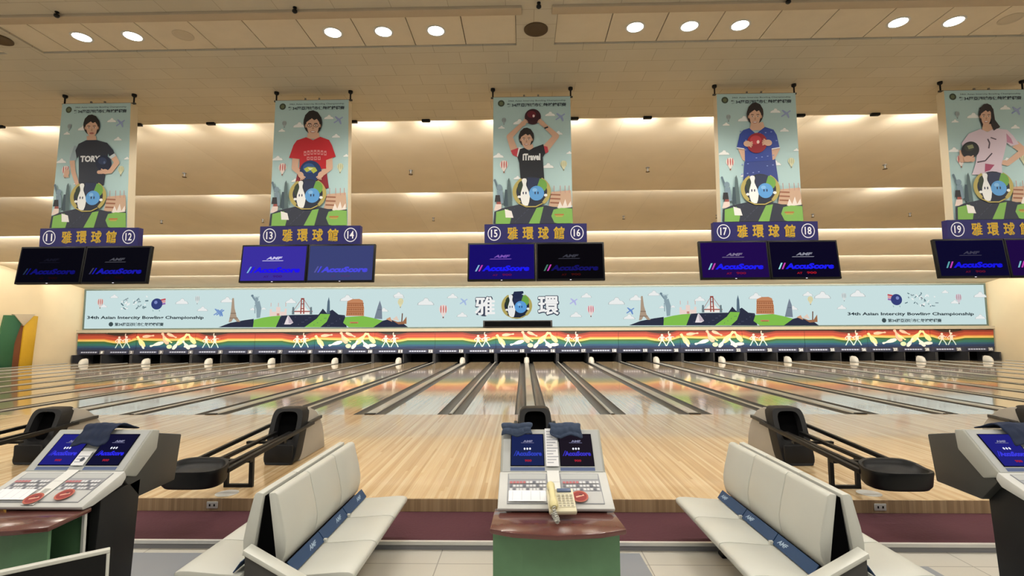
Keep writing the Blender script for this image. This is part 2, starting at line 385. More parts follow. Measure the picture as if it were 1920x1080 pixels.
# ================================================================== LANES
GW, LH, NH = 0.235, 0.55, 0.039      # gutter width, lane half width
def gutter_mesh(x0, x1):
    mb = MB(); n = 8; A = []
    for y in (FOUL + .01, LEND):
        row = [(x0, y, -0.002)] + [((x0 + x1) / 2 - (x1 - x0) / 2 * math.cos(PI * i / n), y, -0.002 - 0.085 * math.sin(PI * i / n)) for i in range(n + 1)] + [(x1, y, -0.002)]
        A.append(row)
    mb.loft(A, cap=False, closed=False); return mb
lane_proto = None
lane_x = []
for k in range(-7, 8):
    lane_x += [(2 * (k + 7) + 1, k * PITCHW - 0.901), (2 * (k + 7) + 2, k * PITCHW + 0.901)]
for num, x in lane_x:
    lab = 'glossy pale wooden bowling lane ending under the mask badge numbered %d' % num
    if lane_proto is None:
        t = thing('bowling_lane', lab, 'bowling lane', (x, 0, 0), 0, 'bowling lanes')
        MB().box(-LH, LH, FOUL + .002, LEND, -0.11, 0.0).build('lane_bed', M['lane'], t)
        gutter_mesh(-LH - GW, -LH).build('gutter', M['gutter'], t, smooth=True)
        gutter_mesh(LH, LH + GW).build('gutter', M['gutter'], t, smooth=True)
        lane_proto = t
    else:
        t = copy_tree(lane_proto); t.location.x = x; t['label'] = lab
# cappings between the lanes of a pair, with the pale hoods at their far end
cap_p = hood_p = div_p = None
for k in range(-7, 8):
    a, b = 2 * (k + 7) + 1, 2 * (k + 7) + 2
    lab = 'wide light grey ball-return capping between lanes %d and %d' % (a, b)
    if cap_p is None:
        cap_p = thing('lane_capping', lab, 'lane divider', (k * PITCHW, 0, 0), 0, 'wide cappings in the middle of each lane pair')
        mb = MB(); mb.prism([(-.108, -.1), (-.108, .0), (-.085, .022), (.085, .022), (.108, .0), (.108, -.1)], FOUL + .12, 27.0, 'y'); mb.build('cover', M['capping'], cap_p)
        MB().box(-.112, .112, FOUL + .01, FOUL + .125, -.1, .018).build('end_cap', M['black'], cap_p, bevel=.012)
        hood_p = thing('capping_hood', 'x', 'hood', (k * PITCHW, 27.05, 0.001), 0, 'pale hoods at the pit end of the cappings')
        mb = MB(); rings = []
        for j, (y, w, h) in enumerate(((0, .05, .04), (.04, .09, .15), (.12, .125, .25), (.24, .14, .30), (.42, .14, .31))):
            rings.append([(-w, y, .0), (-w, y, h * .35), (-w * .82, y, h * .75), (-w * .45, y, h * .96), (0, y, h), (w * .45, y, h * .96), (w * .82, y, h * .75), (w, y, h * .35), (w, y, .0)])
        mb.loft(rings); mb.build('shell', M['hood_white'], hood_p, smooth=True)
        MB().box(-.142, .142, .42, .45, .0, .29).build('rear_plate', M['dark_grey'], hood_p, bevel=.01)
        c, h = cap_p, hood_p
    else:
        c = copy_tree(cap_p); c.location.x = k * PITCHW; h = copy_tree(hood_p); h.location.x = k * PITCHW
    c['label'] = lab; h['label'] = 'pale rounded hood at the pit end between lanes %d and %d' % (a, b)
for k in range(-8, 8):
    x = (k + .5) * PITCHW
    lab = 'narrow grey divider strip between lanes %d and %d' % (2 * (k + 8), 2 * (k + 8) + 1) if -8 < k < 7 else ('narrow grey divider strip between lane 1 and the left wall' if k == -8 else 'narrow grey divider strip between lane 30 and the right wall')
    if div_p is None:
        div_p = thing('lane_divider', lab, 'lane divider', (x, 0, 0), 0, 'narrow dividers between lane pairs')
        MB().prism([(-.037, -.1), (-.037, 0), (-.022, .018), (.022, .018), (.037, 0), (.037, -.1)], FOUL + .06, LEND, 'y').build('strip', M['capping'], div_p)
        MB().box(-.037, .037, FOUL + .005, FOUL + .065, -.1, .012).build('end_cap', M['black'], div_p, bevel=.01)
        d = div_p
    else:
        d = copy_tree(div_p); d.location.x = x
    d['label'] = lab

# ================================================================== PINSETTER MASKS
def mask_art(kind):
    # chart: x 0..110 across one pair, y 0..40 down
    fn = lambda x, y: ((x / 110 - .5) * (PITCHW - .014), 1.664 - y / 40 * 0.935)
    A = Art(fn, .0006)
    A.box('#2a1a14', -(PITCHW - .014) / 2, (PITCHW - .014) / 2, .06, 0.729, 1.664)
    def dip(x):
        if kind == 'plain_left': t = max(0, (x - 50) / 60); return 5.0 * math.sin(PI * min(1, t * 1.05)) * (t > 0) - 3.0 * max(0, t - .7) / .3
        if kind == 'plain_right': t = max(0, (60 - x) / 60); return 5.0 * math.sin(PI * min(1, t * 1.05)) * (t > 0) - 3.0 * max(0, t - .7) / .3
        return -3.0 + 2.2 * math.sin(PI * x / 110)
    N = 22; xsx = [110 * i / N for i in range(N + 1)]
    bands = [(1.2, 6, '#7d2b20'), (5.5, 14, '#a5402c'), (13, 16.5, '#c8803a'), (15.5, 19.5, '#dcb868'), (19.5, 26, '#355f2e'), (24, 31, '#23665c'), (30, 35.5, '#1d4e6e'), (34.5, 40, '#1b3158')]
    for y0, y1, c in bands:
        f0 = 1.0 if y0 < 25 else .3; f1 = 1.0 if y1 < 25 else .3
        if y1 > 39: f1 = 0
        A.p(c, [(x, max(0, y0 + dip(x) * f0)) for x in xsx] + [(x, min(40, max(0.3, y1 + dip(x) * f1))) for x in xsx[::-1]])
    if kind == 'pins':
        pk, cr, wh = '#f0b49a', '#f1dc9a', '#dfe4dc'
        for (x, y, h, r, c) in ((8, 20, 30, -28, cr), (22, 7, 22, 82, pk), (38, 27, 27, -112, wh), (53, 13, 30, -22, pk), (66, 6, 21, 120, pk), (60, 18, 18, 130, cr),
                                (86, 15, 33, 35, cr), (74, 30, 22, 28, wh), (93, 29, 24, -32, wh), (103, 14, 28, -30, cr), (101, 32, 24, -95, wh), (12, 32, 13, -25, wh)):
            A.pin(c, x, y, h, r)
        A.e('#cfe0b4', 62, 33, 5.2)
    else:
        sgn = 1 if kind == 'plain_left' else -1
        for ox, arm in ((78 if sgn > 0 else 20, 0), (92 if sgn > 0 else 36, 1)):
            wh, wl = '#e7d3c6', '#c8dcd6'
            A.e(wh, ox, 10 - arm, 2.2, 2.6, 10); A.p(wh, [(ox - 3.4, 13), (ox + 3.2, 13), (ox + 2.4, 23), (ox - 2.4, 23)])
            A.l(wh, [(ox - 3, 14), (ox - 7, 19), (ox - 4, 23)], 1.5); A.l(wh, [(ox + 3, 14), (ox + 6, 18 - 4 * arm), (ox + 8.5, 15)], 1.5)
            if arm: A.l(wh, [(ox - 1, 13), (ox - 2.5, 5), (ox - 2.0, 0.8)], 1.6)
            A.e('#c05a3a', ox + 9, 14, 1.9, 1.9, 10)
            A.l(wl, [(ox - 1, 23), (ox - 4, 30), (ox - 6.5, 36)], 1.9); A.l(wl, [(ox + 1, 23), (ox + 4.5, 29), (ox + 7, 36)], 1.9)
    return A
def badge_art(num):
    A = Art(lambda x, y: (x, y), .0006); A.box('#6a6a6e', -.13, .13, .03, -.1, .1)
    A.t('#e4e4e0', str(num), -.05 * len(str(num)), .05 * len(str(num)), -.07, .07, .03); return A
for k in range(-7, 8):
    kind = ('plain_left', 'pins', 'plain_right')[(k + 7) % 3]
    a = 2 * (k + 7) + 1
    desc = {'plain_left': 'two white bowlers at its right', 'pins': 'tumbling pale pins', 'plain_right': 'two white bowlers at its left'}[kind]
    t = thing('pinsetter_mask', 'rainbow striped mask over lanes %d and %d printed with %s' % (a, a + 1, desc), 'mask panel', (k * PITCHW, MASKY, 0), 0, 'pinsetter masks across the end of the lanes')
    mask_art(kind).build('printed_panel', M['print_gloss'], t)
    mb = MB(); mb.prism([(.10, .729), (-.02, .725), (.04, .45), (.10, .45)], -PITCHW / 2 + .004, PITCHW / 2 - .004); fas = mb.build('lower_fascia', M.setdefault('fascia', mat('fascia_navy', '#33384c', 0.4)), t)
    for s, num in ((-1, a), (1, a + 1)):
        b = badge_art(num).build('number_badge', M['print_gloss'], fas); b.location = (s * PITCHW / 4 + .62, -.03, .585); b.rotation_euler = (-.2, 0, 0)
        mk = Art(lambda x, y: (x, y), .0006); mk.box('#3d4160', -.52, .52, .02, -.055, .055)
        for j in range(7): mk.p('#aab2c4', [(-.47 + j * .135, -.035), (-.47 + j * .135 + .1, -.035), (-.47 + j * .135 + .1, .035), (-.47 + j * .135, .035)])
        m_ = mk.build('marking_strip', M['print_gloss'], fas); m_.location = (s * PITCHW / 4 - .12, -.03, .585); m_.rotation_euler = (-.2, 0, 0)
    for s in (-.5, 0, .5):
        w = .035 if s else .03
        cx = s * (PITCHW - 2 * w - .01)
        MB().box(cx - w, cx + w, -.35, 1.6, -.1, .44).build('pit_partition', M.setdefault('part', mat('pit_partition_grey', '#2e2e30', .6)), t)
    for s in (-1, 1):
        MB().box(s * .9 - .62, s * .9 + .62, .9, .93, -.05, .46).build('pit_curtain', M['deep_black'], t)

# ================================================================== BACKLIT MURAL
def mur(x, y):
    d = x - 985; X = -.046 + .030628 * d - 7.45e-7 * d * d
    yt = 544 - 10 * (x - 161) / 1685; yb = 617 - 8 * (x - 155) / 1698
    return X, 1.928 + (yb - y) / (yb - yt) * 2.26
mural = thing('mural_lightbox', 'long pale blue backlit mural of landmarks and clouds above the masks', 'mural', (0, 29.08, 0))
A = Art(mur, .0004)
X0, X1 = -25.80, 25.80
A.box('#cfe6e6', X0, X1, .06, 1.95, 4.17)
sky = '#cfe6e6'
def landmarks(dx, dy):
    fn = lambda x, y: mur(400 + x / 5.053 + dx, 540 + y / 5.05 + dy)
    Z = lambda c, pts: A.p(c, pts, fn); E_ = lambda c, *a, **k: A.e(c, *a, fn=fn, **k); L_ = lambda c, p, w: A.l(c, p, w, fn)
    navy, green = '#2c3144', '#84c24e'
    for x, y, w in ((130, 115, 55), (735, 125, 48), (1268, 100, 62), (1760, 78, 44), (1615, 210, 40), (375, 200, 26), (480, 195, 22)): A.cloud(x, y, w, fn=fn)
    # hills
    Z(navy, [(60, 372), (170, 330), (300, 305), (390, 292), (390, 372)])
    Z(green, [(385, 372), (392, 300), (480, 280), (560, 268), (640, 262), (640, 310), (600, 372)])
    Z(navy, [(600, 372), (645, 262), (760, 255), (1000, 252), (1040, 195), (1075, 235), (1130, 205), (1190, 252), (1250, 258), (1270, 372)])
    Z(green, [(870, 372), (985, 290), (1020, 245), (1110, 248), (1080, 320), (1020, 372)])
    Z(green, [(1290, 372), (1235, 330), (1255, 275), (1420, 265), (1520, 285), (1610, 310), (1530, 372)])
    Z(navy, [(1520, 372), (1610, 310), (1670, 295), (1740, 325), (1800, 335), (1850, 372)])
    for i in range(26):
        x = 650 + (i * 211) % 600; y = 270 + (i * 53) % 90; E_('#565b70', x, y, 4, 4, n=6)
    # lattice tower
    Z('#b09a84', [(180, 95), (196, 95), (206, 190), (228, 270), (265, 320), (235, 320), (200, 285), (180, 320), (155, 325), (172, 230)])
    L_('#8b7765', [(170, 240), (222, 240)], 9); L_('#8b7765', [(162, 285), (240, 285)], 8); Z(sky, [(188, 318), (205, 292), (224, 318)])
    # crowned statue with a raised torch
    L_('#7f95a0', [(425, 150), (372, 80)], 17); E_('#6b8390', 370, 72, 13, 11, n=10); E_('#8ea4ad', 412, 108, 17, 20, n=12)
    Z('#8ea4ad', [(395, 135), (440, 120), (460, 190), (450, 280), (418, 285), (412, 200)]); L_('#8ea4ad', [(398, 160), (400, 240)], 8)
    for q in (-18, -6, 6, 18): L_('#7f95a0', [(412 + q * .6, 95), (412 + q * 1.3, 78)], 4)
    # a plain pale pink fort with three stub towers
    Z('#f1d9d0', [(540, 268), (540, 200), (560, 200), (560, 225), (600, 225), (600, 180), (640, 180), (640, 225), (680, 225), (680, 195), (700, 195), (700, 258)])
    for x in (550, 620, 690): L_('#e0a79a', [(x, 175), (x, 140)], 5)
    Z('#c98f80', [(608, 262), (608, 240), (632, 240), (632, 262)])
    # red suspension bridge
    Z('#f5f1ea', [(755, 250), (835, 170), (862, 170), (940, 250)])
    Z('#a24f45', [(828, 245), (832, 95), (864, 95), (868, 245), (856, 245), (853, 110), (842, 110), (840, 245)])
    for y in (105, 150, 195): L_('#8d3f39', [(832, y), (864, y)], 8)
    L_('#a24f45', [(750, 222), (945, 222)], 10); L_('#a24f45', [(835, 110), (760, 222)], 4); L_('#a24f45', [(861, 110), (938, 222)], 4)
    for x in (762, 930): Z('#6d7f84', [(x - 12, 250), (x - 8, 180), (x + 8, 180), (x + 12, 250)])
    # slim tower
    Z('#5a6f80', [(1078, 245), (1084, 130), (1096, 85), (1106, 130), (1110, 245)])
    # round arena with arches
    Z('#c98a62', [(1262, 265), (1272, 125), (1320, 105), (1385, 103), (1418, 118), (1432, 190), (1432, 265)])
    for y in (145, 185, 225): L_('#a4643f', [(1270, y), (1428, y)], 8)
    for r_ in range(3):
        for q in range(9): E_('#8f5435', 1280 + q * 17, 163 + r_ * 41, 4.6, 11, n=8)
    L_('#c98a62', [(1300, 328), (1380, 328)], 16); L_('#a4643f', [(1310, 332), (1370, 332)], 6)
    # spire
    Z('#7c8897', [(1530, 290), (1560, 180), (1580, 118), (1600, 180), (1605, 295)]); L_('#5f6b7a', [(1560, 205), (1598, 205)], 6)
    # sail and wooden boat
    Z('#f0e4e6', [(682, 345), (712, 262), (722, 262), (768, 328), (740, 345)]); Z('#c9bac4', [(715, 262), (768, 328), (725, 335)])
    Z('#a3704f', [(1690, 300), (1750, 322), (1800, 318), (1835, 270), (1835, 340), (1760, 345)]); Z('#d8a07c', [(1640, 295), (1680, 275), (1700, 320)]); L_('#6f4a38', [(1790, 320), (1795, 240)], 10); Z('#e9d3c2', [(1700, 300), (1740, 265), (1765, 310)])
    A.balloon(1778, 125, 26, ('#e9dcae', '#cfd0a8', '#8b7a5a'), fn)
    A.plane(75, 235, 36, '#6f94cf', fn)
landmarks(0, 0); landmarks(766, -3.4)
# middle: two big characters and the round emblem
def emblem(A, fn, x, y, s):
    """round badge: gold ring, dark field, a white pin and a blue ball"""
    A.e('#252b38', x, y + 4 * s, 124 * s, 116 * s, 28, fn=fn)
    for a0, a1 in ((-58, 50), (132, 236)): A.ring('#b5a65e', x, y, 140 * s, 122 * s, 27 * s, 14, a0, a1, fn=fn)
    A.e('#20283a', x, y + 8 * s, 104 * s, 100 * s, 28, fn=fn)
    A.e('#6fa548', x + 62 * s, y - 45 * s, 50 * s, 52 * s, 18, fn=fn); A.p('#26304f', [(x - 30 * s, y - 105 * s), (x + 60 * s, y - 100 * s), (x + 40 * s, y - 40 * s), (x, y), (x - 30 * s, y - 30 * s)], fn)
    A.e('#2f3d2c', x - 70 * s, y - 30 * s, 34 * s, 52 * s, 14, fn=fn)
    A.pin('#eef0ee', x - 50 * s, y + 2 * s, 205 * s, -3, fn); A.e('#5c9fdc', x + 36 * s, y + 12 * s, 55 * s, 55 * s, 22, fn=fn); A.e('#86bdea', x + 22 * s, y - 12 * s, 18 * s, 14 * s, 12, fn=fn)
    for q in (-62, -42, 25, 46): A.e('#1d2a4d', x + q * s, y + 10 * s, 4.5 * s, 11 * s, 8, fn=fn)
    A.e('#eef0ee', x - 92 * s, y + 38 * s, 12 * s, 10 * s, 10, fn=fn); A.e('#eef0ee', x + 102 * s, y + 28 * s, 13 * s, 11 * s, 10, fn=fn)
    A.l('#b9a85e', [(x - 90 * s, y + 88 * s), (x - 40 * s, y + 112 * s), (x + 30 * s, y + 112 * s), (x + 80 * s, y + 88 * s)], 8 * s, fn)
for ch, x0, x1, yb, yt in (('雅', 891, 928, 591, 557), ('環', 1009, 1047, 590, 556)):
    for q in range(12):
        ox, oy = 2.1 * math.cos(q * PI / 6), 2.1 * math.sin(q * PI / 6)
        A.t('#3f475a', ch, x0 + ox + .5, x1 + ox + .5, yb + oy + .4, yt + oy + .4, .02)
    for ox, oy in ((0, 0), (.5, 0), (-.5, 0), (0, .45), (0, -.45)): A.t('#f7f7f5', ch, x0 + ox, x1 + ox, yb + oy, yt + oy, .012)
emblem(A, mur, 969, 573.5, .205)
A.p('#1f2a4a', [(962, 552), (964, 547), (981, 546), (982, 550), (977, 553), (976, 560), (964, 560)])
for x, y, w in ((748, 553, 9), (799, 567, 14), (849, 556, 9), (867, 591, 9), (1099, 555, 9), (1155, 566, 14), (1178, 595, 10), (1079, 591, 10),
                (217, 556, 7), (205, 573 + 18, 0.1), (344, 566, 11), (383, 580, 9), (1540, 555, 14), (1606, 552, 13), (1575, 577, 8), (1770, 548, 6), (1835, 554, 11), (1832, 595, 9), (233, 590, .1)):
    if w > 1: A.cloud(x, y, w)
A.balloon(832, 580, 8, ('#f0ded8', '#cf6f68', '#8b5a50')); A.balloon(1107, 580, 7, ('#f0ded8', '#cf6f88', '#8b5a50')); A.balloon(752, 567, 5, ('#eadfae', '#cfd0a8', '#8b7a5a'))
A.balloon(192, 566, 6, ('#e7d3cc', '#c76f68', '#8b5a50')); A.balloon(373, 560, 5, ('#dfe6e4', '#a9b6b8', '#8b8f90')); A.balloon(1794, 558, 6, ('#d9cfd6', '#b98f9a', '#8b6a70')); A.balloon(1580, 555, 5, ('#dfe6e4', '#9fb0b4', '#8b8f90'))
A.cloud(199, 574, 6); A.cloud(1786, 567, 7); A.cloud(1225, 551, 10)
A.plane(870, 566, 7, '#a9bfe6'); A.plane(1075, 566, 7, '#b7b9ea'); A.plane(413, 586, 8, '#7d9dd0')
# event title blocks left and right
for ox, oy, flip in ((0, 0, 1), (0, 0, -1)):
    if flip > 0: bx, by, tx0, tx1, ty, sx0, sx1, sy, cx = 298, 570, 170, 387, 597, 212, 313, 608.5, 255
    else: bx, by, tx0, tx1, ty, sx0, sx1, sy, cx = 1677, 562.5, 1584, 1819, 590.5, 1648, 1758, 601.5, 1722
    for q in range(3): A.l(('#c9505a', '#e79a9a', '#9a6ab0')[q], [(bx + flip * 2, by - 6 + q * 4), (bx + flip * 16, by - 9 + q * 4)], 3.2)
    A.e('#34407c', bx, by, 10.5, 10.5, 22); A.e('#7f8cc8', bx - 2 * flip, by - 3, 3.2, 3.2, 10); A.l('#88aaaa', [(bx - 7, by + 11), (bx - 6, by + 14)], 1.2); A.l('#88aaaa', [(bx + 5, by + 11), (bx + 6, by + 14)], 1.2)
    rr = random.Random(3 + flip)
    for q in range(34):
        x = cx - 25 + rr.random() * 52; y = by - 11 + rr.random() * 22 + (x - cx) * -.08 * flip
        A.l(rr.choice(('#5e7880', '#8fa3a8', '#f5f7f5', '#f5f7f5', '#73888f')), [(x, y), (x + rr.uniform(-6, 6), y + rr.uniform(-4, 5))], rr.uniform(1.4, 2.6))
    A.t('#28353c', '34th Asian Intercity Bowling Championship', tx0, tx1, ty + 2.8, ty - 4.5, .03)
    A.e('#3f4f52', sx0 + 3, sy - .5, 4.2, 4.2, 14); A.t('#33434a', '第34屆亞洲城市保齡球錦標賽', sx0 + 10, sx1, sy + 3.2, sy - 3.6, .03)
A.build('printed_face', M['lightbox'], mural)
MB().box(X0 - .08, X1 + .08, -.04, .08, 4.17, 4.27).build('frame_rail', M.setdefault('frame', mat('mural_frame', '#59665c', 0.4)), mural)
MB().box(X0 - .08, X1 + .08, -.04, .08, 1.87, 1.95).build('frame_rail', M['frame'], mural)
for s in (X0 - .08, X1): MB().box(s, s + .08, -.04, .08, 1.95, 4.17).build('frame_stile', M['frame'], mural)
t = thing('display_box', 'long black display box in front of the mural below the round emblem', 'box', (-.49, 28.95, 1.905))
MB().box(-1.97, 1.97, -.1, .08, 0, .40).build('case', M.setdefault('dbx', mat('display_case_black', '#1d1c1c', .5)), t, bevel=.015)
MB().box(-1.88, 1.88, -.106, -.099, .05, .35).build('front_glass', M['deep_black'], t)

# folded green and yellow panel on the left wall
t = thing('folded_wall_panel', 'green and yellow folded panel with beige wedge top on the left wall', 'wall panel', (-WX, .16, 0))
MB().prism([(24.15, 0), (24.95, 0), (25.0, 1.2), (25.28, 2.2), (24.92, 2.62), (24.45, 2.62), (24.2, 1.2)], .0, .12).build('green_leaf', M.setdefault('pgreen', mat('panel_green', '#285a3a', .5)), t, bevel=.01)
MB().prism([(25.34, 0), (26.0, 0), (26.16, 2.60), (25.90, 2.62), (25.46, 2.2)], .0, .12).build('yellow_leaf', M.setdefault('pyel', mat('panel_yellow', '#c49a20', .5)), t, bevel=.01)
MB().box(.0, .05, 24.9, 25.5, 0, 2.25).build('hinge_recess', M.setdefault('pbr', mat('panel_brown', '#6a3b1e', .6)), t)
MB().prism([(24.84, 2.68), (25.96, 2.70), (25.38, 2.08)], .0, .16).build('wedge_top', M.setdefault('pbeige', mat('panel_beige', '#b9ab93', .6)), t, bevel=.01)

# ================================================================== BANNERS, SIGNS AND MONITORS
BY = 7.62
BW, BT, BB = 1.215, 5.40, 3.395
def quadfn(L0, R0, y0, L1, R1, y1):
    def fn(x, y):
        k = (y - y0) / (y1 - y0); L = L0 + (L1 - L0) * k; R = R0 + (R1 - R0) * k
        u = min(1.0, max(0.0, (x - L) / (R - L))); k = min(1.0, max(0.0, k))
        return (u - .5) * BW, BT - BB - k * (BT - BB)
    return fn
FC = quadfn(68, 640, 56, 72, 655, 1015)
SKIN, SKIN2, HAIR = '#dab197', '#b98e74', '#231d1c'
def banner_base():
    A = Art(FC, .00022)
    A.box('#d9ceb4', -BW / 2, BW / 2, .15, 0, BT - BB)
    A.p('#b3d0d0', [(68, 57), (640, 57), (655, 1014), (72, 1014)])
    A.e('#3f4a3a', 127, 103, 25, 25); A.e('#6b7454', 127, 103, 14, 14)
    A.t('#3d4c56', '34th Asian Intercity Bowling Championship', 180, 605, 94, 80, .01); A.t('#26323e', '第34屆亞洲城市保齡球錦標賽', 170, 610, 132, 104, .035)
    for x, y, w in ((490, 192, 36), (262, 250, 44), (130, 288, 25), (550, 337, 31), (108, 503, 38), (632, 487, 22), (475, 585, 40), (250, 672, 28)): A.cloud(x, y, w)
    A.plane(565, 215, 34, '#9ba9d2'); A.balloon(148, 232, 17, ('#a9b4b6', '#87959a', '#6d7274')); A.balloon(150, 570, 30, ('#eadcd4', '#c65a58', '#9a5a40')); A.balloon(590, 570, 24, ('#d9d8b4', '#b5b890', '#8a7a50'))
    return A
def banner_low(A):
    navy, green = '#2e3342', '#7fb255'
    # buildings on both sides
    A.l('#5f7480', [(108, 760), (85, 690)], 14); A.e('#5f7480', 84, 690, 9, 10, 8); A.e('#7d93a0', 118, 742, 20, 22, 12); A.p('#7d93a0', [(100, 765), (140, 760), (150, 860), (110, 870)])
    A.p('#566a6c', [(165, 890), (178, 690), (188, 672), (196, 700), (212, 890)]); A.p('#3d4f58', [(150, 880), (160, 760), (176, 760), (182, 885)])
    A.p('#2b2a2e', [(84, 850), (90, 800), (122, 800), (128, 850)]); A.p('#9a5048', [(95, 890), (100, 850), (128, 850), (132, 890)]); A.p('#e3cfc6', [(78, 915), (92, 868), (135, 868), (132, 915)])
    A.p('#c7a68c', [(478, 890), (500, 780), (640, 770), (650, 880), (600, 895)])
    for y in (800, 830, 860): A.l('#96624a', [(490, y), (565, y + 4)], 11)
    for x in (520, 565, 600, 630): A.l('#b98f86', [(x, 790), (x - 2, 735)], 5)
    A.p('#e9dfd6', [(540, 905), (560, 850), (580, 890), (600, 835), (615, 890), (640, 850), (645, 905)])
    A.p(navy, [(75, 1014), (82, 925), (140, 898), (260, 872), (460, 880), (560, 905), (652, 895), (655, 1014)])
    A.p(green, [(92, 1014), (96, 925), (180, 905), (212, 940), (196, 1014)]); A.p(green, [(333, 1014), (392, 898), (442, 890), (412, 1014)])
    A.p(green, [(520, 1008), (498, 960), (515, 912), (570, 900), (650, 905), (655, 1014), (540, 1014)])
    A.p('#ece8e4', [(158, 905), (208, 920), (222, 970), (165, 968)]); A.l('#b9703e', [(522, 950), (590, 950)], 10); A.l('#c9a050', [(530, 962), (582, 962)], 6)
    for i in range(14): A.e('#4b5164', 230 + (i * 67) % 110, 900 + (i * 41) % 105, 3, 3, 6)
    emblem(A, FC, 355, 778, 1.0)
def head(A, fn, x, y, w, h, hair, smile=True, glasses=False):
    A.e(hair, x, y - .16 * h, w * 1.24, h * 1.04, 24, fn=fn)
    A.p(hair, [(x - w * 1.22, y - .2 * h), (x - w * 1.0, y - .85 * h), (x - .45 * w, y - 1.22 * h), (x + .1 * w, y - 1.28 * h), (x + .7 * w, y - 1.1 * h), (x + w * 1.15, y - .6 * h), (x + w * 1.24, y - .1 * h)], fn)
    for s in (-1, 1): A.e(SKIN2, x + s * w * .93, y + .12 * h, w * .14, h * .17, 8, fn=fn)
    A.p(SKIN, [(x + w * .90 * math.sin(a) * (1 if math.cos(a) > -.2 else .86), y + .12 * h - h * .94 * math.cos(a)) for a in [2 * PI * q / 24 for q in range(24)]], fn)
    A.p(hair, [(x - w * 1.05, y + .02 * h), (x - w * 1.0, y - .7 * h), (x - .3 * w, y - 1.02 * h), (x + w * .5, y - 1.0 * h), (x + w * 1.02, y - .6 * h), (x + w * 1.03, y + .02 * h), (x + w * .80, y - .25 * h), (x + .55 * w, y - .5 * h), (x + .2 * w, y - .38 * h), (x - .1 * w, y - .56 * h), (x - .45 * w, y - .4 * h), (x - w * .82, y - .22 * h)], fn)
    for s in (-1, 1):
        A.l(hair, [(x + s * w * .2, y - .08 * h), (x + s * w * .62, y - .10 * h)], h * .06, fn); A.e('#f0e8e2', x + s * w * .4, y + .09 * h, w * .17, h * .055, 10, fn=fn); A.e('#231d1c', x + s * w * .4, y + .09 * h, w * .08, h * .06, 8, fn=fn)
        if glasses: A.ring('#2a2a2e', x + s * w * .42, y + .09 * h, w * .34, h * .17, h * .04, 12, fn=fn)
    A.p(SKIN2, [(x - w * .13, y + .42 * h), (x + w * .15, y + .42 * h), (x + w * .04, y + .12 * h)], fn)
    A.e('#b06a60', x, y + .66 * h, w * .34, h * .10, 14, fn=fn)
    if smile: A.e('#f3ebe4', x, y + .65 * h, w * .27, h * .05, 12, fn=fn)
def limb(A, fn, color, pts, w0, w1):
    n = len(pts) - 1
    for i in range(n):
        (x0, y0), (x1, y1) = pts[i], pts[i + 1]; a = w0 + (w1 - w0) * i / n; b = w0 + (w1 - w0) * (i + 1) / n
        L = math.hypot(x1 - x0, y1 - y0); nx, ny = -(y1 - y0) / L / 2, (x1 - x0) / L / 2
        A.p(color, [(x0 + nx * a, y0 + ny * a), (x1 + nx * b, y1 + ny * b), (x1 - nx * b, y1 - ny * b), (x0 - nx * a, y0 - ny * a)], fn); A.e(color, x1, y1, b / 2, b / 2, 12, fn=fn)
def ball(A, fn, x, y, r, c, hi, spot=None):
    A.e(c, x, y, r, r, 26, fn=fn); A.e(hi, x - .15 * r, y - .3 * r, r * .55, r * .45, 16, fn=fn)
    if spot: A.e(spot, x + .1 * r, y - .1 * r, r * .14, r * .18, 10, fn=fn)
def hand(A, fn, x, y, s, ang):
    A.e(SKIN, x, y, s, s * .8, 12, rot=ang, fn=fn)
    for q in (-30, -10, 10, 30):
        a = math.radians(ang + q); A.l(SKIN, [(x + .5 * s * math.cos(a), y + .5 * s * math.sin(a)), (x + 1.5 * s * math.cos(a), y + 1.5 * s * math.sin(a))], s * .34, fn)
def player_black_torso(A):          # lanes 11-12
    fn = quadfn(155, 690, 80, 50, 620, 1020)
    A.p('#b9cdd0', [(262, 400), (215, 420), (205, 510), (258, 515)], fn)
    limb(A, fn, '#9fb4bc', [(270, 410), (232, 505)], 50, 44); limb(A, fn, SKIN, [(228, 515), (235, 600), (262, 690)], 40, 30); hand(A, fn, 185, 605, 26, 100)
    A.p(SKIN, [(345, 330), (415, 330), (420, 372), (345, 375)], fn)
    A.p('#2e3340', [(340, 362), (420, 362), (500, 385), (545, 440), (555, 470), (515, 490), (505, 460), (465, 700), (275, 700), (280, 480), (265, 500), (255, 440), (280, 390)], fn)
    A.t('#e9ebee', 'TORY', 288, 440, 528, 480, .05, fn, .04)
    head(A, fn, 385, 262, 52, 74, HAIR, False)
    limb(A, fn, SKIN, [(540, 480), (570, 535), (520, 600), (430, 606)], 46, 26); ball(A, fn, 470, 540, 60, '#1d2740', '#2f3d5e', '#5a6a8e'); hand(A, fn, 480, 602, 24, 185)
    A.l('#cfd8dc', [(520, 500), (560, 475)], 22, fn)
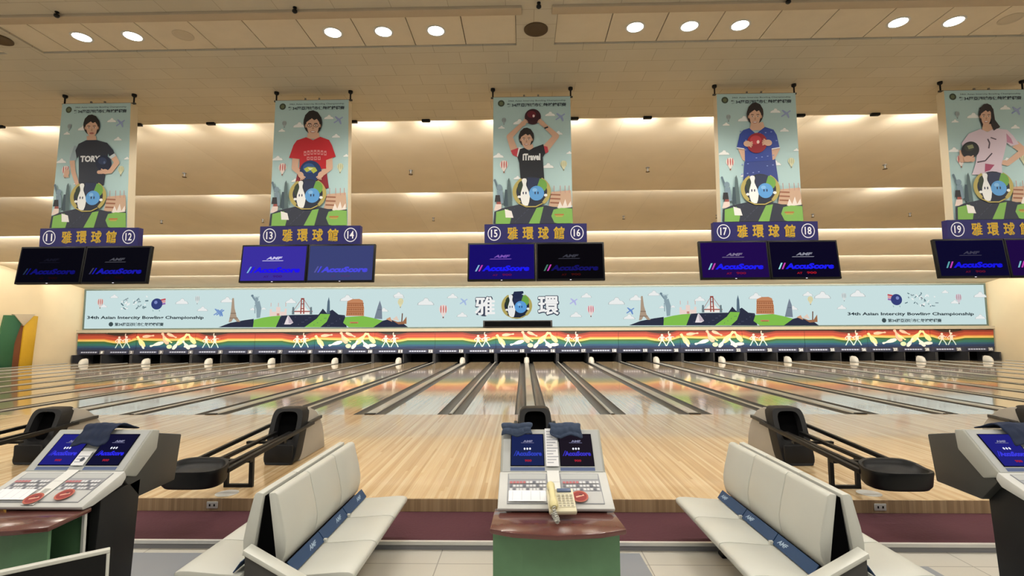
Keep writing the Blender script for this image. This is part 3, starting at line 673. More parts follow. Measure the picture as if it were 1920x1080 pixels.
def player_red(A):                  # lanes 13-14
    fn = quadfn(110, 655, 80, 48, 625, 1020)
    A.p('#8f2230', [(250, 690), (270, 610), (480, 610), (495, 740), (430, 760), (260, 740)], fn)
    limb(A, fn, SKIN, [(255, 520), (245, 590), (300, 640)], 52, 38); limb(A, fn, SKIN, [(500, 520), (505, 590), (440, 640)], 52, 38)
    A.p(SKIN, [(350, 320), (425, 320), (440, 375), (340, 375)], fn)
    A.p('#c4212c', [(335, 362), (385, 385), (440, 360), (505, 385), (525, 425), (552, 510), (480, 535), (478, 600), (280, 600), (285, 525), (205, 515), (240, 420), (265, 385)], fn)
    for q in range(7): A.l('#d98a8a', [(316 + q * 25, 486 - 10 * math.sin(PI * (q + .5) / 7)), (334 + q * 25, 486 - 10 * math.sin(PI * (q + .5) / 7))], 34, fn); A.l('#c4212c', [(320 + q * 25, 488 - 10 * math.sin(PI * (q + .5) / 7)), (330 + q * 25, 488 - 10 * math.sin(PI * (q + .5) / 7))], 12, fn)
    for q in range(4): A.l('#d98a8a', [(338 + q * 27, 522), (358 + q * 27, 522)], 26, fn); A.l('#c4212c', [(343 + q * 27, 522), (353 + q * 27, 522)], 11, fn)
    head(A, fn, 388, 268, 56, 84, HAIR, True, True)
    ball(A, fn, 365, 618, 80, '#1b3566', '#2f5a94'); A.p('#b9c24a', [(315, 600), (345, 585), (400, 590), (415, 615), (385, 635), (365, 610), (335, 625)], fn); A.p('#e5e6c4', [(345, 592), (385, 596), (360, 612)], fn)
    hand(A, fn, 292, 645, 26, 60); hand(A, fn, 440, 645, 26, 120)
def player_overhead(A):             # lanes 15-16
    fn = FC
    limb(A, fn, SKIN, [(232, 480), (190, 360), (285, 265)], 56, 30); limb(A, fn, SKIN, [(455, 455), (535, 360), (440, 270)], 56, 30)
    A.l('#2b2b33', [(448, 300), (475, 290)], 12, fn)
    A.p('#c7404e', [(200, 465), (258, 445), (285, 470), (258, 520), (215, 500)], fn); A.p('#c7404e', [(430, 430), (470, 440), (478, 480), (440, 500)], fn)
    A.p('#e8e4e4', [(258, 440), (285, 448), (262, 520), (245, 508)], fn)
    A.p(SKIN, [(300, 420), (362, 420), (370, 460), (298, 460)], fn)
    A.p('#1e2129', [(268, 455), (300, 446), (335, 468), (368, 446), (440, 420), (455, 490), (436, 520), (448, 700), (275, 700), (262, 560), (250, 520)], fn)
    A.t('#eef0f0', 'iTravel', 288, 418, 542, 490, .05, fn)
    head(A, fn, 315, 378, 46, 66, '#2a2322', True)
    ball(A, fn, 362, 212, 60, '#3a1220', '#6b1a2a', '#f0d0d0'); hand(A, fn, 292, 262, 24, -45); hand(A, fn, 430, 262, 24, 225)
def player_blue(A):                 # lanes 17-18
    fn = quadfn(50, 635, 60, 110, 720, 1025)
    blue = '#2f479e'
    A.p('#33458c', [(270, 580), (500, 560), (530, 730), (470, 760), (265, 720)], fn)
    limb(A, fn, SKIN, [(245, 470), (275, 550), (310, 480)], 54, 36); limb(A, fn, SKIN, [(510, 470), (480, 545), (445, 470)], 54, 36)
    A.p(SKIN, [(310, 290), (400, 280), (420, 340), (300, 345)], fn)
    A.p(blue, [(300, 325), (350, 370), (415, 318), (480, 340), (505, 380), (530, 478), (470, 485), (480, 570), (275, 580), (270, 480), (210, 470), (230, 370), (255, 340)], fn)
    for i in range(26):
        x = 235 + (i * 83) % 270; y = 350 + (i * 61) % 360; A.e('#7f93d2', x, y, 7, 4, 8, fn=fn)
    A.l('#e9ecf2', [(208, 474), (262, 482)], 8, fn); A.l('#e9ecf2', [(470, 486), (530, 476)], 8, fn)
    head(A, fn, 338, 232, 50, 78, '#2c2120', True)
    ball(A, fn, 358, 440, 76, '#98202c', '#c23a44', '#f7d6cc'); hand(A, fn, 285, 445, 28, 10); hand(A, fn, 440, 440, 30, 190)
def player_pink(A):                 # lanes 19-20
    fn = quadfn(70, 660, 75, 200, 750, 1025)
    pink = '#dccad8'
    A.p('#332d30', [(335, 300), (330, 210), (375, 180), (420, 205), (440, 300), (480, 355), (430, 385), (360, 370)], fn)
    limb(A, fn, SKIN, [(590, 480), (650, 530), (540, 620)], 58, 38); hand(A, fn, 520, 615, 24, 190)
    limb(A, fn, SKIN, [(225, 520), (225, 590), (300, 590)], 44, 30)
    A.p(SKIN, [(360, 330), (420, 330), (440, 385), (350, 385)], fn)
    A.p(pink, [(345, 365), (390, 390), (445, 362), (530, 375), (575, 420), (615, 480), (560, 495), (530, 470), (500, 620), (505, 700), (300, 700), (320, 620), (330, 500), (225, 500), (215, 470), (260, 400)], fn)
    A.p('#c58aa6', [(525, 400), (560, 440), (575, 480), (530, 465)], fn); A.p('#a8486a', [(385, 620), (450, 630), (420, 670), (385, 680)], fn); A.l('#4a3a48', [(330, 610), (385, 600), (430, 545)], 9, fn); A.l('#5a4a58', [(395, 440), (410, 470), (405, 510)], 10, fn); A.l('#5a4a58', [(415, 430), (455, 445)], 8, fn)
    head(A, fn, 378, 268, 44, 70, '#332d30', True)
    A.p('#332d30', [(410, 250), (425, 215), (440, 300), (478, 352), (435, 380), (415, 340)], fn)
    ball(A, fn, 276, 520, 62, '#23262c', '#3b4038'); A.p('#8a8f6a', [(250, 490), (290, 480), (300, 505), (265, 515)], fn); hand(A, fn, 262, 585, 30, 0)

taper = [.91, .955, .985, .988, 1.0]
players = [player_black_torso, player_red, player_overhead, player_blue, player_pink]
pdesc = ['a player in black shirt tucking a dark ball', 'a player in red shirt holding a navy ball', 'a player in black lifting a maroon ball overhead', 'a player in blue dress shirt holding a red ball', 'a long-haired player in pink shirt with hand on hip']
scr = [('#03030c', '#05050e'), ('#3a2f9e', '#3b4274'), ('#150a66', '#030206'), ('#1e064a', '#06031f'), ('#08062a', '#1d0640')]
scr_logo = [('#10101e', '#4a4a52'), ('#c9c4ea', '#3b4274'), ('#7c54b4', '#3a3a44'), ('#7a6f8e', '#8a8a98'), ('#3c3a4e', '#6a5a80')]
scr_text = [('#0c0c6a', '#1616a8'), ('#1c10f0', '#4a4ae0'), ('#1a1af4', '#100e5a'), ('#1c1cf0', '#1a1af0'), ('#1414e0', '#1a1ae8')]
scr_red = [('#1a0408', '#1a0408'), ('#3a1a80', '#4a3a70'), ('#5a1050', '#3a0a08'), ('#7a1030', '#9a1420'), ('#5a1028', '#5a1030')]
bars = [('#22304a', '#3a3a52'), ('#7fb4e0', '#5a5aa0'), ('#8ab8d8', '#4a7a6a'), ('#8ad0d8', '#9ae0e0'), ('#5aa0a8', '#7ab8c8')]
for i in range(5):
    k = i - 2; X = k * PITCHW; n0 = 11 + 2 * i; z0 = BB
    # banner
    t = thing('hanging_banner', 'pale blue hanging banner printed with %s' % pdesc[i], 'banner', (X, BY, z0), 0, 'player banners hanging in a row')
    A = banner_base(); players[i](A); banner_low(A)
    A.V = [(x * (1 - (1 - taper[i]) * z / (BT - BB)), y, z) for x, y, z in A.V]
    A.build('printed_fabric', M['print'], t)
    bw = BW * taper[i] / 2
    MB().tube([(-bw - .04, .05, BT - BB + .012), (bw + .04, .05, BT - BB + .012)], .016, 8).build('top_rod', M['dark_grey'], t, smooth=True)
    for s in (-1, 1):
        MB().tube([(s * (bw + .01), .05, BT - BB + .01), (s * (bw + .01), .05, CEIL - z0 - .02)], .012, 8).build('hanging_wire', M['black'], t, smooth=True)
        MB().lathe([(.022, -.045), (.036, -.03), (.036, -.0)], 14, (s * (bw + .01), .05, CEIL - z0)).build('ceiling_hook', M['black'], t, smooth=True)
    for s in (-.12, .1):
        MB().box(s - .012, s + .012, .03, .05, BT - BB, BT - BB + .05).build('clip', M['steel'], t)
    # lane sign
    t = thing('lane_number_sign', 'navy sign with gold characters between circled numbers %d and %d' % (n0, n0 + 1), 'sign', (X + .04, BY - .03, 3.105), 0, 'navy lane number signs under the banners')
    fn = lambda x, y: ((x - 480) / 960 * 1.55, y / 160 * .285)
    A = Art(fn, .0004); A.box('#181460', -.775, .775, .10, 0, .285)
    for c, num in ((92, n0), (868, n0 + 1)):
        A.ring('#e6e6f0', c, 80, 62, 62, 8, 26); s = str(num); A.t('#eeeef4', s, c - 31, c + 31, 48, 114, .02)
    for q, ch in enumerate('雅環球館'):
        x = 215 + q * 145
        A.t('#a89a58', ch, x - 3, x + 103, 24, 136, .03); A.t('#cfa41a', ch, x + 1, x + 99, 28, 132, .012)
    A.build('printed_board', M['print_gloss'], t)
    for s in (-.5, .5): MB().box(s - .02, s + .02, .10, .13, .02, .286).build('back_strap', M['dark_grey'], t)
    # two monitors
    for j in range(2):
        num = n0 + j
        look = ['almost black screen and dim blue title', 'black screen with blue title', 'bright violet-blue screen', 'slate blue screen', 'deep blue screen', 'black screen with very dim title', 'dark purple screen', 'near black screen with vivid blue title', 'dark navy screen', 'dim purple screen'][2 * i + j]
        m = thing('scoring_monitor', 'flat scoring monitor with %s hung below number %d' % (look, num), 'monitor', (X + .04 + (-.512 if j == 0 else .512), BY - .06, 3.10), 0, 'scoring monitors hung in pairs')
        m.rotation_euler = (math.radians(-7.5), 0, 0)
        b = MB(); b.box(-.510, .510, 0, .06, -.590, 0); case = b.build('case', M['black'], m, bevel=.008)
        MB().box(-.2, .2, .06, .11, -.45, -.1).build('rear_housing', M['black'], m, bevel=.01)
        fn = lambda x, y: (-.485 + x / 122 * .97, -.562 + (72 - y) / 72 * .535)
        A = Art(fn, .0004); A.box(scr[i][j], -.485, .485, .002, -.562, -.027)
        A.t(scr_logo[i][j], 'AMF', 46, 74, 28, 22, .05, slant=.12)
        A.p(scr_logo[i][j], [(40, 30), (80, 30), (78, 31.3), (38, 31.3)])
        tc = scr_text[i][j]
        A.p(bars[i][j], [(11, 56), (14, 56), (20, 43), (17, 43)]); A.p(('#c040b0' if i > 1 else tc), [(17, 56), (20, 56), (26, 43), (23, 43)])
        A.t(tc, 'AccuScore', 24, 112, 56, 44, .06, slant=.04)
        A.t(scr_red[i][j], 'AT', 44, 54, 66, 62, .04); A.t(scr_red[i][j], '900', 62, 80, 66, 61, .04)
        sc = A.build('screen', M['screen'], case); sc.location = (0, -.003, 0)
        MB().box(-.012, .012, -.004, .0, -.583, -.575).build('power_light', M.setdefault('led', emit_mat('indicator_light', '#c8c8d8', .8)), case)

# ================================================================== CEILING FITTINGS
lit_x = [-5.83, -5.16, -2.56, -1.91, -1.24, 1.28, 1.96, 2.59, 4.54, 5.22]
dlab = ['leftmost lit downlight in the left ceiling coffer', 'second lit downlight from the left in the left ceiling coffer', 'middle lit downlight of five in the left ceiling coffer', 'fourth lit downlight from the left in the left ceiling coffer', 'lit downlight nearest the centre in the left ceiling coffer',
        'lit downlight nearest the centre in the right ceiling coffer', 'second lit downlight from the centre in the right ceiling coffer', 'middle lit downlight of five in the right ceiling coffer', 'fourth lit downlight from the centre in the right ceiling coffer', 'rightmost lit downlight in the right ceiling coffer']
def downlight(x, y, lab, lit):
    t = thing('downlight', lab, 'ceiling light', (x, y, CEIL + .022), 0, 'round downlights in the ceiling coffers' if lit else None)
    MB().lathe([(.11, .0), (.125, .0), (.125, -.004), (.11, -.008), (.10, -.004), (.10, .0)], 28).build('trim_ring', M['light_grey'] if lit else M['lamp_off'], t, smooth=True)
    MB().lathe([(.101, -.001), (.101, -.004), (.05, -.012), (.01, -.014)], 28).build('lens', M['lamp'] if lit else M['lamp_off'], t, smooth=True)
    if lit: spot('downlight_beam', (x, y, CEIL - .02), 120, NEUT, 2.5, .7)
for x, lab in zip(lit_x, dlab): downlight(x, 6.13, lab, True)
downlight(-4.50, 6.13, 'unlit round downlight between lit ones in the left ceiling coffer', False)
downlight(5.88, 6.10, 'unlit round downlight at the far right of the right ceiling coffer', False)
for x in (-12.7, -12.0, -9.5, -8.8, 8.2, 8.9, 11.5, 12.1):
    spot('downlight_beam', (x, 6.13, CEIL - .02), 120, NEUT, 2.5, .7)
for x, lab in ((.03, 'round brown ceiling grille between the two coffers'), (-6.9, 'round brown ceiling grille at the left edge beyond the left coffer')):
    t = thing('ceiling_grille', lab, 'ceiling vent', (x, 6.10, CEIL))
    MB().lathe([(.10, 0), (.15, 0), (.15, -.012), (.12, -.018), (.10, -.012)], 28).build('rim', M['brown_grille'], t, smooth=True)
    MB().lathe([(.105, -.002), (.105, -.008), (.01, -.010)], 24).build('mesh_plate', M['brown_grille'], t, smooth=True)
for x, lab in ((-5.64, 'dark ceiling sensor above the left pair of downlights'), (-2.80, 'dark ceiling sensor above the three left downlights'), (.05, 'dark ceiling sensor above the central brown grille'), (2.90, 'dark ceiling sensor above the unlit panels of the right coffer')):
    t = thing('ceiling_sensor', lab, 'sensor', (x, 5.58, CEIL), 0, 'small dark sensors hanging from the ceiling')
    MB().lathe([(.022, 0), (.022, -.012), (.009, -.016), (.009, -.03)], 14).build('stem', M['black'], t, smooth=True)
    MB().lathe([(.009, -.03), (.028, -.036), (.03, -.055), (.018, -.068), (.006, -.07)], 14).build('head', M['black'], t, smooth=True)
spots_vis = [-9.72, -7.15, -5.8, -3.2, -1.88, .78, 2.08, 4.77, 6.07]
slab = ['small black lamp under the ceiling edge at the far left', 'small black lamp at the upper right of the black-shirt player banner', 'small black lamp between the black-shirt and red-shirt banners', 'small black lamp at the upper right of the red-shirt player banner', 'small black lamp between the red-shirt and overhead-ball banners', 'small black lamp at the upper right of the overhead-ball banner', 'small black lamp between the overhead-ball and blue-dress banners', 'small black lamp at the upper right of the blue-dress banner', 'small black lamp between the blue-dress and pink-shirt banners']
for x, lab in zip(spots_vis, slab):
    t = thing('baffle_lamp', lab, 'lamp', (x, 8.80, CEIL), 0, 'small black lamps along the ceiling edge')
    MB().box(-.075, .075, -.035, .035, -.045, .0).build('housing', M['black'], t, bevel=.01)
    MB().box(-.06, .06, .035, .045, -.035, -.005).build('lens', M['light_grey'], t)
hk = [(-8.46, 12.0, 'left of the black-shirt banner'), (-5.6, 11.2, 'between the black-shirt and red-shirt banners'), (-2.87, 12.0, 'between the red-shirt and overhead-ball banners'), (2.86, 12.0, 'between the overhead-ball and blue-dress banners'), (8.48, 12.0, 'between the blue-dress and pink-shirt banners')]
def bay_z(y):
    for i, (a, z) in enumerate(LIPS):
        b, z1 = LIPS[i + 1] if i + 1 < len(LIPS) else (29.12, 4.30)
        if a <= y <= b: return z + RISE[i] - .02 + (z1 - z - RISE[i] + .02) * (y - a - .035) / (b - a - .035)
def sprinkler(x, y, lab):
    t = thing('sprinkler_head', lab, 'sprinkler', (x, y, bay_z(y)), 0, 'sprinkler heads on the ceiling baffles')
    MB().lathe([(.05, .01), (.05, -.01), (.018, -.015), (.018, -.09)], 12).build('stem', M['steel'], t, smooth=True)
    MB().lathe([(.018, -.09), (.05, -.095), (.05, -.105), (.01, -.115)], 12).build('deflector', M['brown_grille'], t, smooth=True)
for x, y, d in hk: sprinkler(x, y, 'sprinkler head on the first sloping baffle ' + d)
for x, d in ((-12.5, 'at the far left'), (-9.0, 'left of the left monitors'), (-3.17, 'between the second and third banners'), (3.22, 'just right of the middle banner'), (6.32, 'just left of the purple-screen banner pair'), (9.47, 'between the fourth and fifth banners'), (12.64, 'near the pink-shirt banner')):
    sprinkler(x, 16.8, 'sprinkler head on the second sloping baffle ' + d)

# ================================================================== BALL RETURNS
def make_ball_return():
    t = thing('ball_return', 'x', 'ball return', (0, 0, 0), 0, 'ball returns on the approach')
    # shell: side profile (y, z)
    prof = [(7.08, 0), (7.32, .69), (7.42, .675), (7.60, .61), (7.75, .50), (7.86, .36), (7.93, .2), (7.97, 0)]
    MB().prism(prof, -.205, .205).build('hood_shell', M['shell'], t, bevel=.02)
    # black front frame with an oval mouth
    mb = MB()
    def front(z): return 6.86 + z * .30 / .71
    n = 32; outer = []; inner = []
    for q in range(n):
        a = 2 * PI * q / n; ca, sa = math.cos(a), math.sin(a)
        sup = lambda v, e: math.copysign(abs(v) ** e, v)
        outer.append((.222 * sup(ca, .32), .355 + .355 * sup(sa, .32))); inner.append((.150 * sup(ca, .5), .475 + .19 * sup(sa, .5)))
    rings = [[(x, front(z) + d, z) for x, z in R] for R, d in ((outer, .20), (outer, .02), ([(x * .97, .355 + (z - .355) * .98) for x, z in outer], 0), (inner, 0.0), ([(x * .95, z) for x, z in inner], .16))]
    mb.loft(rings, cap=False); ff = mb.build('front_frame', M['soft_black'], t, smooth=True)
    MB().quad(*[(x, front(z) + .12, z) for x, z in ((-.16, .27), (.16, .27), (.16, .67), (-.16, .67))]).build('mouth', M['deep_black'], ff)  # black sheet stands in for the shade inside the opening
    MB().box(-.19, .19, front(.1) - .028, front(.1) + .02, .0, .26).build('lower_cover', M['soft_black'], t, bevel=.02)
    # rails
    for x in (-.27, .27):
        MB().prism([(5.22, .354), (5.22, .399), (7.35, .50), (7.35, .455)], x - .022, x + .022).build('outer_rail', M['black'], t, bevel=.006)
        xs_ = x - (.045 if x > 0 else -.045)
        MB().prism([(7.30, .453), (7.30, .498), (7.74, .519), (7.74, .474)], xs_ - .018, xs_ + .018).build('side_slot', M['dark_grey'], t, bevel=.005)
    for x in (-.10, .10):
        MB().prism([(5.35, .33), (5.35, .37), (7.0, .42), (7.0, .38)], x - .028, x + .028).build('inner_rail', M['black'], t, bevel=.006)
    for y in (5.75, 6.55):
        MB().box(-.245, .245, y - .03, y + .03, .315 + (y - 5.35) * .035, .345 + (y - 5.35) * .035).build('cross_bar', M['black'], t)
    # leg frame
    for s in (-1, 1): MB().box(s * .145 - .022, s * .145 + .022, 5.92, 5.96, 0, .36).build('leg', M['black'], t)
    MB().box(-.167, .167, 5.92, 5.96, 0, .035).build('foot_bar', M['black'], t)
    # tray
    rings = []
    for w, d, z in ((.22, .13, .262), (.26, .165, .265), (.285, .19, .30), (.295, .20, .40), (.30, .205, .425), (.295, .20, .438), (.27, .175, .432), (.25, .16, .40), (.22, .13, .375)):
        r = []
        for q in range(36):
            a = 2 * PI * q / 36; ca, sa = math.cos(a), math.sin(a); e = .55
            r.append((math.copysign(abs(ca) ** e, ca) * w, 5.13 + math.copysign(abs(sa) ** (.75), sa) * d, z + .05 * (sa > 0) * sa * (z > .3)))
        rings.append(r)
    MB().loft(rings).build('ball_tray', M['black'], t, smooth=True)
    return t
br = make_ball_return()
for k, lab in ((-2, 'black and grey ball return behind the left scoring console'), (-1, 'black and grey ball return left of centre behind the left bench'), (0, 'black ball return hood directly behind the centre console'), (1, 'black and grey ball return right of centre behind the right bench'), (2, 'ball return at the right edge behind the right console')):
    o = br if k == -2 else copy_tree(br)
    o.location.x = k * PITCHW; o['label'] = lab
for x, y, lab in ((-3.45, 5.71, 'white round sticker on the approach in front of the left ball return'), (3.60, 5.77, 'white round sticker on the approach in front of the right ball return')):
    t = tag(MB().lathe([(.12, .0), (.12, .002), (.11, .003)], 24, (0, 0, .0005)).build('floor_sticker', M['light_grey']), lab, 'sticker', 'floor stickers by the ball returns'); t.location = (x, y, 0)
for x, lab in ((-3.50, 'white electrical outlet on the wooden riser behind the left bench'), (3.55, 'white electrical outlet on the wooden riser behind the right bench')):
    t = thing('electrical_outlet', lab, 'outlet', (x, APP0 - .02, -.065), 0, 'outlets on the approach riser')
    MB().box(-.06, .06, -.012, 0, -.035, .035).build('cover_plate', M['light_grey'], t, bevel=.004)
    for s in (-1, 1): MB().box(s * .025 - .008, s * .025 + .008, -.014, -.011, -.012, .012).build('socket', M['black'], t)

# ================================================================== SCORING CONSOLES
def make_console(i, k):
    lab = ('left scoring console with two screens beyond the green cabinet', 'centre scoring console with two screens and a cream phone', 'right scoring console with two screens at the right edge')[i]
    t = thing('scoring_console', lab, 'console', (k * PITCHW + .05, 0, FLOOR), 0, 'scoring consoles facing the seats')
    F = -FLOOR
    MB().prism([(3.44, 0), (3.80, 0), (3.86, .70 + F), (3.50, .66 + F)], -.30, .36).build('pedestal', M['soft_black'], t, bevel=.01)
    MB().box(-.34, .40, 3.43, 3.92, 0, .05).build('foot_plate', M['black'], t, bevel=.01)
    # dark rear housing
    MB().prism([(3.96, 1.01 + F), (4.30, .93 + F), (4.24, .57 + F), (3.84, .56 + F), (3.70, .72 + F)], -.36, .36).build('rear_housing', M['dark_grey'], t, bevel=.012)
    # light screen wedge
    hood = MB().prism([(3.67, .785 + F), (3.945, 1.035 + F), (4.02, 1.02 + F), (4.0, .88 + F), (3.80, .72 + F), (3.69, .755 + F)], -.372, .372).build('screen_hood', M['mid_grey'], t, bevel=.012)
    # screen face art, tilted
    ang = math.atan2(.275, .25)          # leaning back
    L = math.hypot(.275, .25)
    def tilted(A, name, m, y, z, ax, par):
        o = A.build(name, m, par); o.location = (0, y, z + F); o.rotation_euler = (-(ax), 0, 0); return o
    A = Art(lambda x, y: (x, y), .0004); A.box('#b3b6b4', -.355, .355, .004, .012, L - .012)
    A.p('#4d5f8a', [(-.30, .018), (.30, .018), (.30, .045), (-.30, .045)]); A.p('#b3b6b4', [(-.055, .012), (.055, .012), (.055, .05), (-.055, .05)])
    tilted(A, 'bezel', M['print'], 3.668, .787, ang, hood)
    cols = [(('#20207a', '#3a3ae0'), ('#101030', '#2a2ae8')), (('#1a2450', '#3040b8'), ('#1c1620', '#3a34c0')), (('#20207a', '#3a3ae0'), ('#101030', '#2a2ae8'))][i]
    for s, (bg, fg) in zip((-1, 1), cols):
        c = s * .178
        A = Art(lambda x, y: (x, y), .0004); A.box('#0c0d14', c - .122, c + .122, .004, .055, L - .045); A.p(bg, [(c - .116, .06), (c + .116, .06), (c + .116, L - .05), (c - .116, L - .05)])
        A.p('#6a6a8a', [(c - .045, .245), (c + .05, .245), (c + .048, .25), (c - .047, .25)]); A.t('#8a8aa8', 'AMF', c - .03, c + .04, .252, .27, .04)
        A.p(fg, [(c - .10, .135), (c - .094, .135), (c - .075, .18), (c - .081, .18)]); A.t(fg, 'AccuScore', c - .085, c + .105, .135, .175, .06)
        for q in (-.02, .0, .02): A.e('#f0f2ff', c + q, .195 if i == 1 else .2, .007, .010, 8)
        A.t('#a02030', '900', c - .02, c + .03, .085, .105, .05)
        o = tilted(A, 'screen', M['screen'], 3.664, .79, ang, hood)
    # paper strip between the screens
    A = Art(lambda x, y: (x, y), .0003); A.box('#e9eaec', -.045, .045, .003, (.05 if i == 1 else .052), (L + .0 if i == 1 else .17))
    for q in range(12 if i == 1 else 3):
        A.p('#a9acb4', [(-.035, .075 + q * .024), (.01 + .02 * (q % 3), .075 + q * .024), (.01 + .02 * (q % 3), .083 + q * .024), (-.035, .083 + q * .024)])
    if i != 1: A.e('#3a4250', .012, .10, .016, .018, 12)
    tilted(A, 'paper_strip', M['print'], 3.655, .795, ang, hood)
    # keyboard slab
    slab = MB().prism([(3.33, .66 + F), (3.68, .795 + F), (3.70, .745 + F), (3.66, .70 + F), (3.42, .636 + F), (3.34, .636 + F)], -.375, .375).build('keyboard_slab', M['light_grey'], t, bevel=.01)
    ka = math.atan2(.135, .35); kl = math.hypot(.135, .35)
    for s in (-1, 1):
        c = s * .18; A = Art(lambda x, y: (x, y), .0003); A.box('#8d9096', c - .135, c + .135, .003, .04, kl - .03)
        A.p('#b4b7b6', [(c - .13, kl - .035), (c + .13, kl - .035), (c + .125, kl - .09), (c - .125, kl - .09)])
        A.p('#9b9da2', [(c - .13, .16), (c + .13, .16), (c + .13, kl - .10), (c - .13, kl - .10)]); A.p('#bdbebc', [(c - .13, .045), (c + .13, .045), (c + .13, .158), (c - .13, .158)])
        for rI in range(6):
            for q in range(11):
                x = c - .12 + q * .0225; y = .07 + rI * .032
                col = '#d3d4d6' if (rI * 7 + q * 3) % 4 else '#6a6d78'
                if rI == 5 and q < 5: col = '#b9686c'
                if rI < 3: continue
                A.p(col, [(x, y), (x + .017, y), (x + .017, y + .022), (x, y + .022)])
        if s < 0 or i == 2: A.p('#eef0f4', [(c - .125, .05), (c + .12, .05), (c + .12, .155), (c - .125, .155)]); [A.p('#b4b8c6', [(c - .1 + .06 * q, .06), (c - .098 + .06 * q, .06), (c - .098 + .06 * q, .145), (c - .1 + .06 * q, .145)]) for q in range(4)]
        o = tilted(A, 'keypad', M['print'], 3.329, .664, PI / 2 - ka, slab)
        o.rotation_euler = (-(PI / 2 - ka), 0, 0)
    A = Art(lambda x, y: (x, y), .0003); A.box('#dfe0dc', -.042, .042, .003, .01, kl + .0); A.p('#a9aaa4', [(-.022, .12), (.022, .12), (.022, .17), (-.022, .17)]); A.l('#b9bab6', [(-.04, .25), (.04, .25)], .004)
    o = tilted(A, 'centre_strip', M['print'], 3.326, .668, PI / 2 - ka, slab)
    return t, ka, kl
def sticker(i, k, c, v, ka, lab):
    """round red notice stuck on the keyboard"""
    A = Art(lambda x, y: (x, y), .0003); A.box('#8f211c', -.02, .02, .001, -.02, .02); A.e('#8f211c', 0, 0, .046, .046, 24); A.ring('#b45a44', 0, 0, .055, .055, .010, 24); A.l('#e0a890', [(-.025, -.008), (.028, .012)], .012); A.e('#5a1a14', .008, .016, .012, .008, 10)
    o = A.build('notice_sticker', M['print'])
    tag(o, lab, 'sticker', 'round red notice stickers on the console keyboards'); o.location = (k * PITCHW + .05 + c, 3.329 + v * math.cos(ka) - .004, .666 + v * math.sin(ka) + .010); o.rotation_euler = (-(PI / 2 - ka), 0, 0)
def make_cabinet(k, lab):
    t = thing('console_cabinet', lab, 'cabinet', (k * PITCHW + .035, 0, FLOOR), 0, 'green console cabinets'); F = -FLOOR
    front = [(-.375, 3.12), (-.2, 3.075), (0, 3.06), (.2, 3.075), (.375, 3.12)]
    mb = MB(); mb.prism(front + [(.375, 3.14), (.2, 3.095), (0, 3.08), (-.2, 3.095), (-.375, 3.14)], 0, .60 + F, 'z'); mb.build('front_panel', M['green'], t)
    MB().box(-.37, .37, 3.40, 3.42, 0, .60 + F).build('back_panel', M['green'], t)
    MB().box(-.35, .36, 3.14, 3.40, .49, .51).build('shelf', M['green'], t)
    MB().box(-.37, .37, 3.12, 3.40, .0, .06).build('plinth', M['green'], t)
    MB().box(-.37, -.35, 3.12, 3.40, .06, .60 + F).build('side_panel', M['green'], t)
    MB().box(.352, .37, 3.38, 3.42, .0, .60 + F).build('side_stile', M['light_grey'], t)
    top = [(-.38, 3.42), (-.39, 3.08), (-.25, 3.02), (0, 2.985), (.25, 3.02), (.41, 3.08), (.38, 3.42)]
    MB().prism(top, .60 + F, .63 + F, 'z').build('counter_top', M['maroon_top'], t, bevel=.006)
    return t
def towel(x, w, front, name_m, lab, navy=False, skew=0.0, seed=1):
    """cloth hung over the top of a screen hood"""
    rr = random.Random(seed); d = Vector((0, -.25, -.275)).normalized(); path = []
    for q in range(9): path.append(Vector((0, 3.945, 1.045)) + d * front * (1 - q / 8) + Vector((0, -.02, .018)) * 1)
    path += [Vector((0, 3.96, 1.066)), Vector((0, 4.0, 1.058)), Vector((0, 4.06, 1.025)), Vector((0, 4.15, 1.0))]
    rows = []; n = 12; ph = [rr.random() * 6 for _ in range(4)]
    for r, p in enumerate(path):
        row = []
        for q in range(n + 1):
            u = q / n - .5; wv = .010 * math.sin(5 * u * 3 + ph[0] + r * .5) + .006 * math.sin(17 * u + ph[1] - r * .8)
            edge = (.012 * math.sin(9 * u + ph[2])) * (1 - r / len(path))
            row.append((x + u * w * (1 + .05 * math.sin(r * .7 + ph[3])) + skew * (len(path) - r) / len(path), p.y - abs(wv) * .8 - .004 + edge * .3, p.z + abs(wv) * .8 + edge))
        rows.append(row)
    mb = MB(); mb.loft(rows, cap=False, closed=False)
    o = mb.build('towel', M['towel_navy'] if navy else M['towel'], smooth=True)
    s = o.modifiers.new('thickness', 'SOLIDIFY'); s.thickness = .014; s.offset = 1
    s2 = o.modifiers.new('soft', 'SUBSURF'); s2.levels = 1; s2.render_levels = 1
    return tag(o, lab, 'towel')
for i, k in enumerate((-1, 0, 1)):
    t, ka, kl = make_console(i, k)
    make_cabinet(k, ('green cabinet with maroon top in front of the left console', 'green cabinet with maroon top in front of the centre console', 'green cabinet with maroon top at the right edge')[i])
    if i == 0:
        sticker(i, k, .0, .06, ka, 'glossy red notice on the middle strip of the left console'); sticker(i, k, .175, .10, ka, 'round red notice on the right keypad of the left console')
        towel(k * PITCHW + .05, .26, .17, None, 'navy cloth pad hung over the middle of the left console', True, -.02, 4)
    elif i == 1:
        sticker(i, k, .16, .095, ka, 'round red notice on the right keypad of the centre console')
        towel(-.205, .225, .085, None, 'grey-blue towel draped over the left of the centre console', False, .0, 1); towel(.155, .235, .10, None, 'grey-blue towel draped over the right of the centre console', False, .01, 2)
    else:
        towel(k * PITCHW + .06, .30, .16, None, 'navy cloth pad hung over the right console', True, .03, 6)

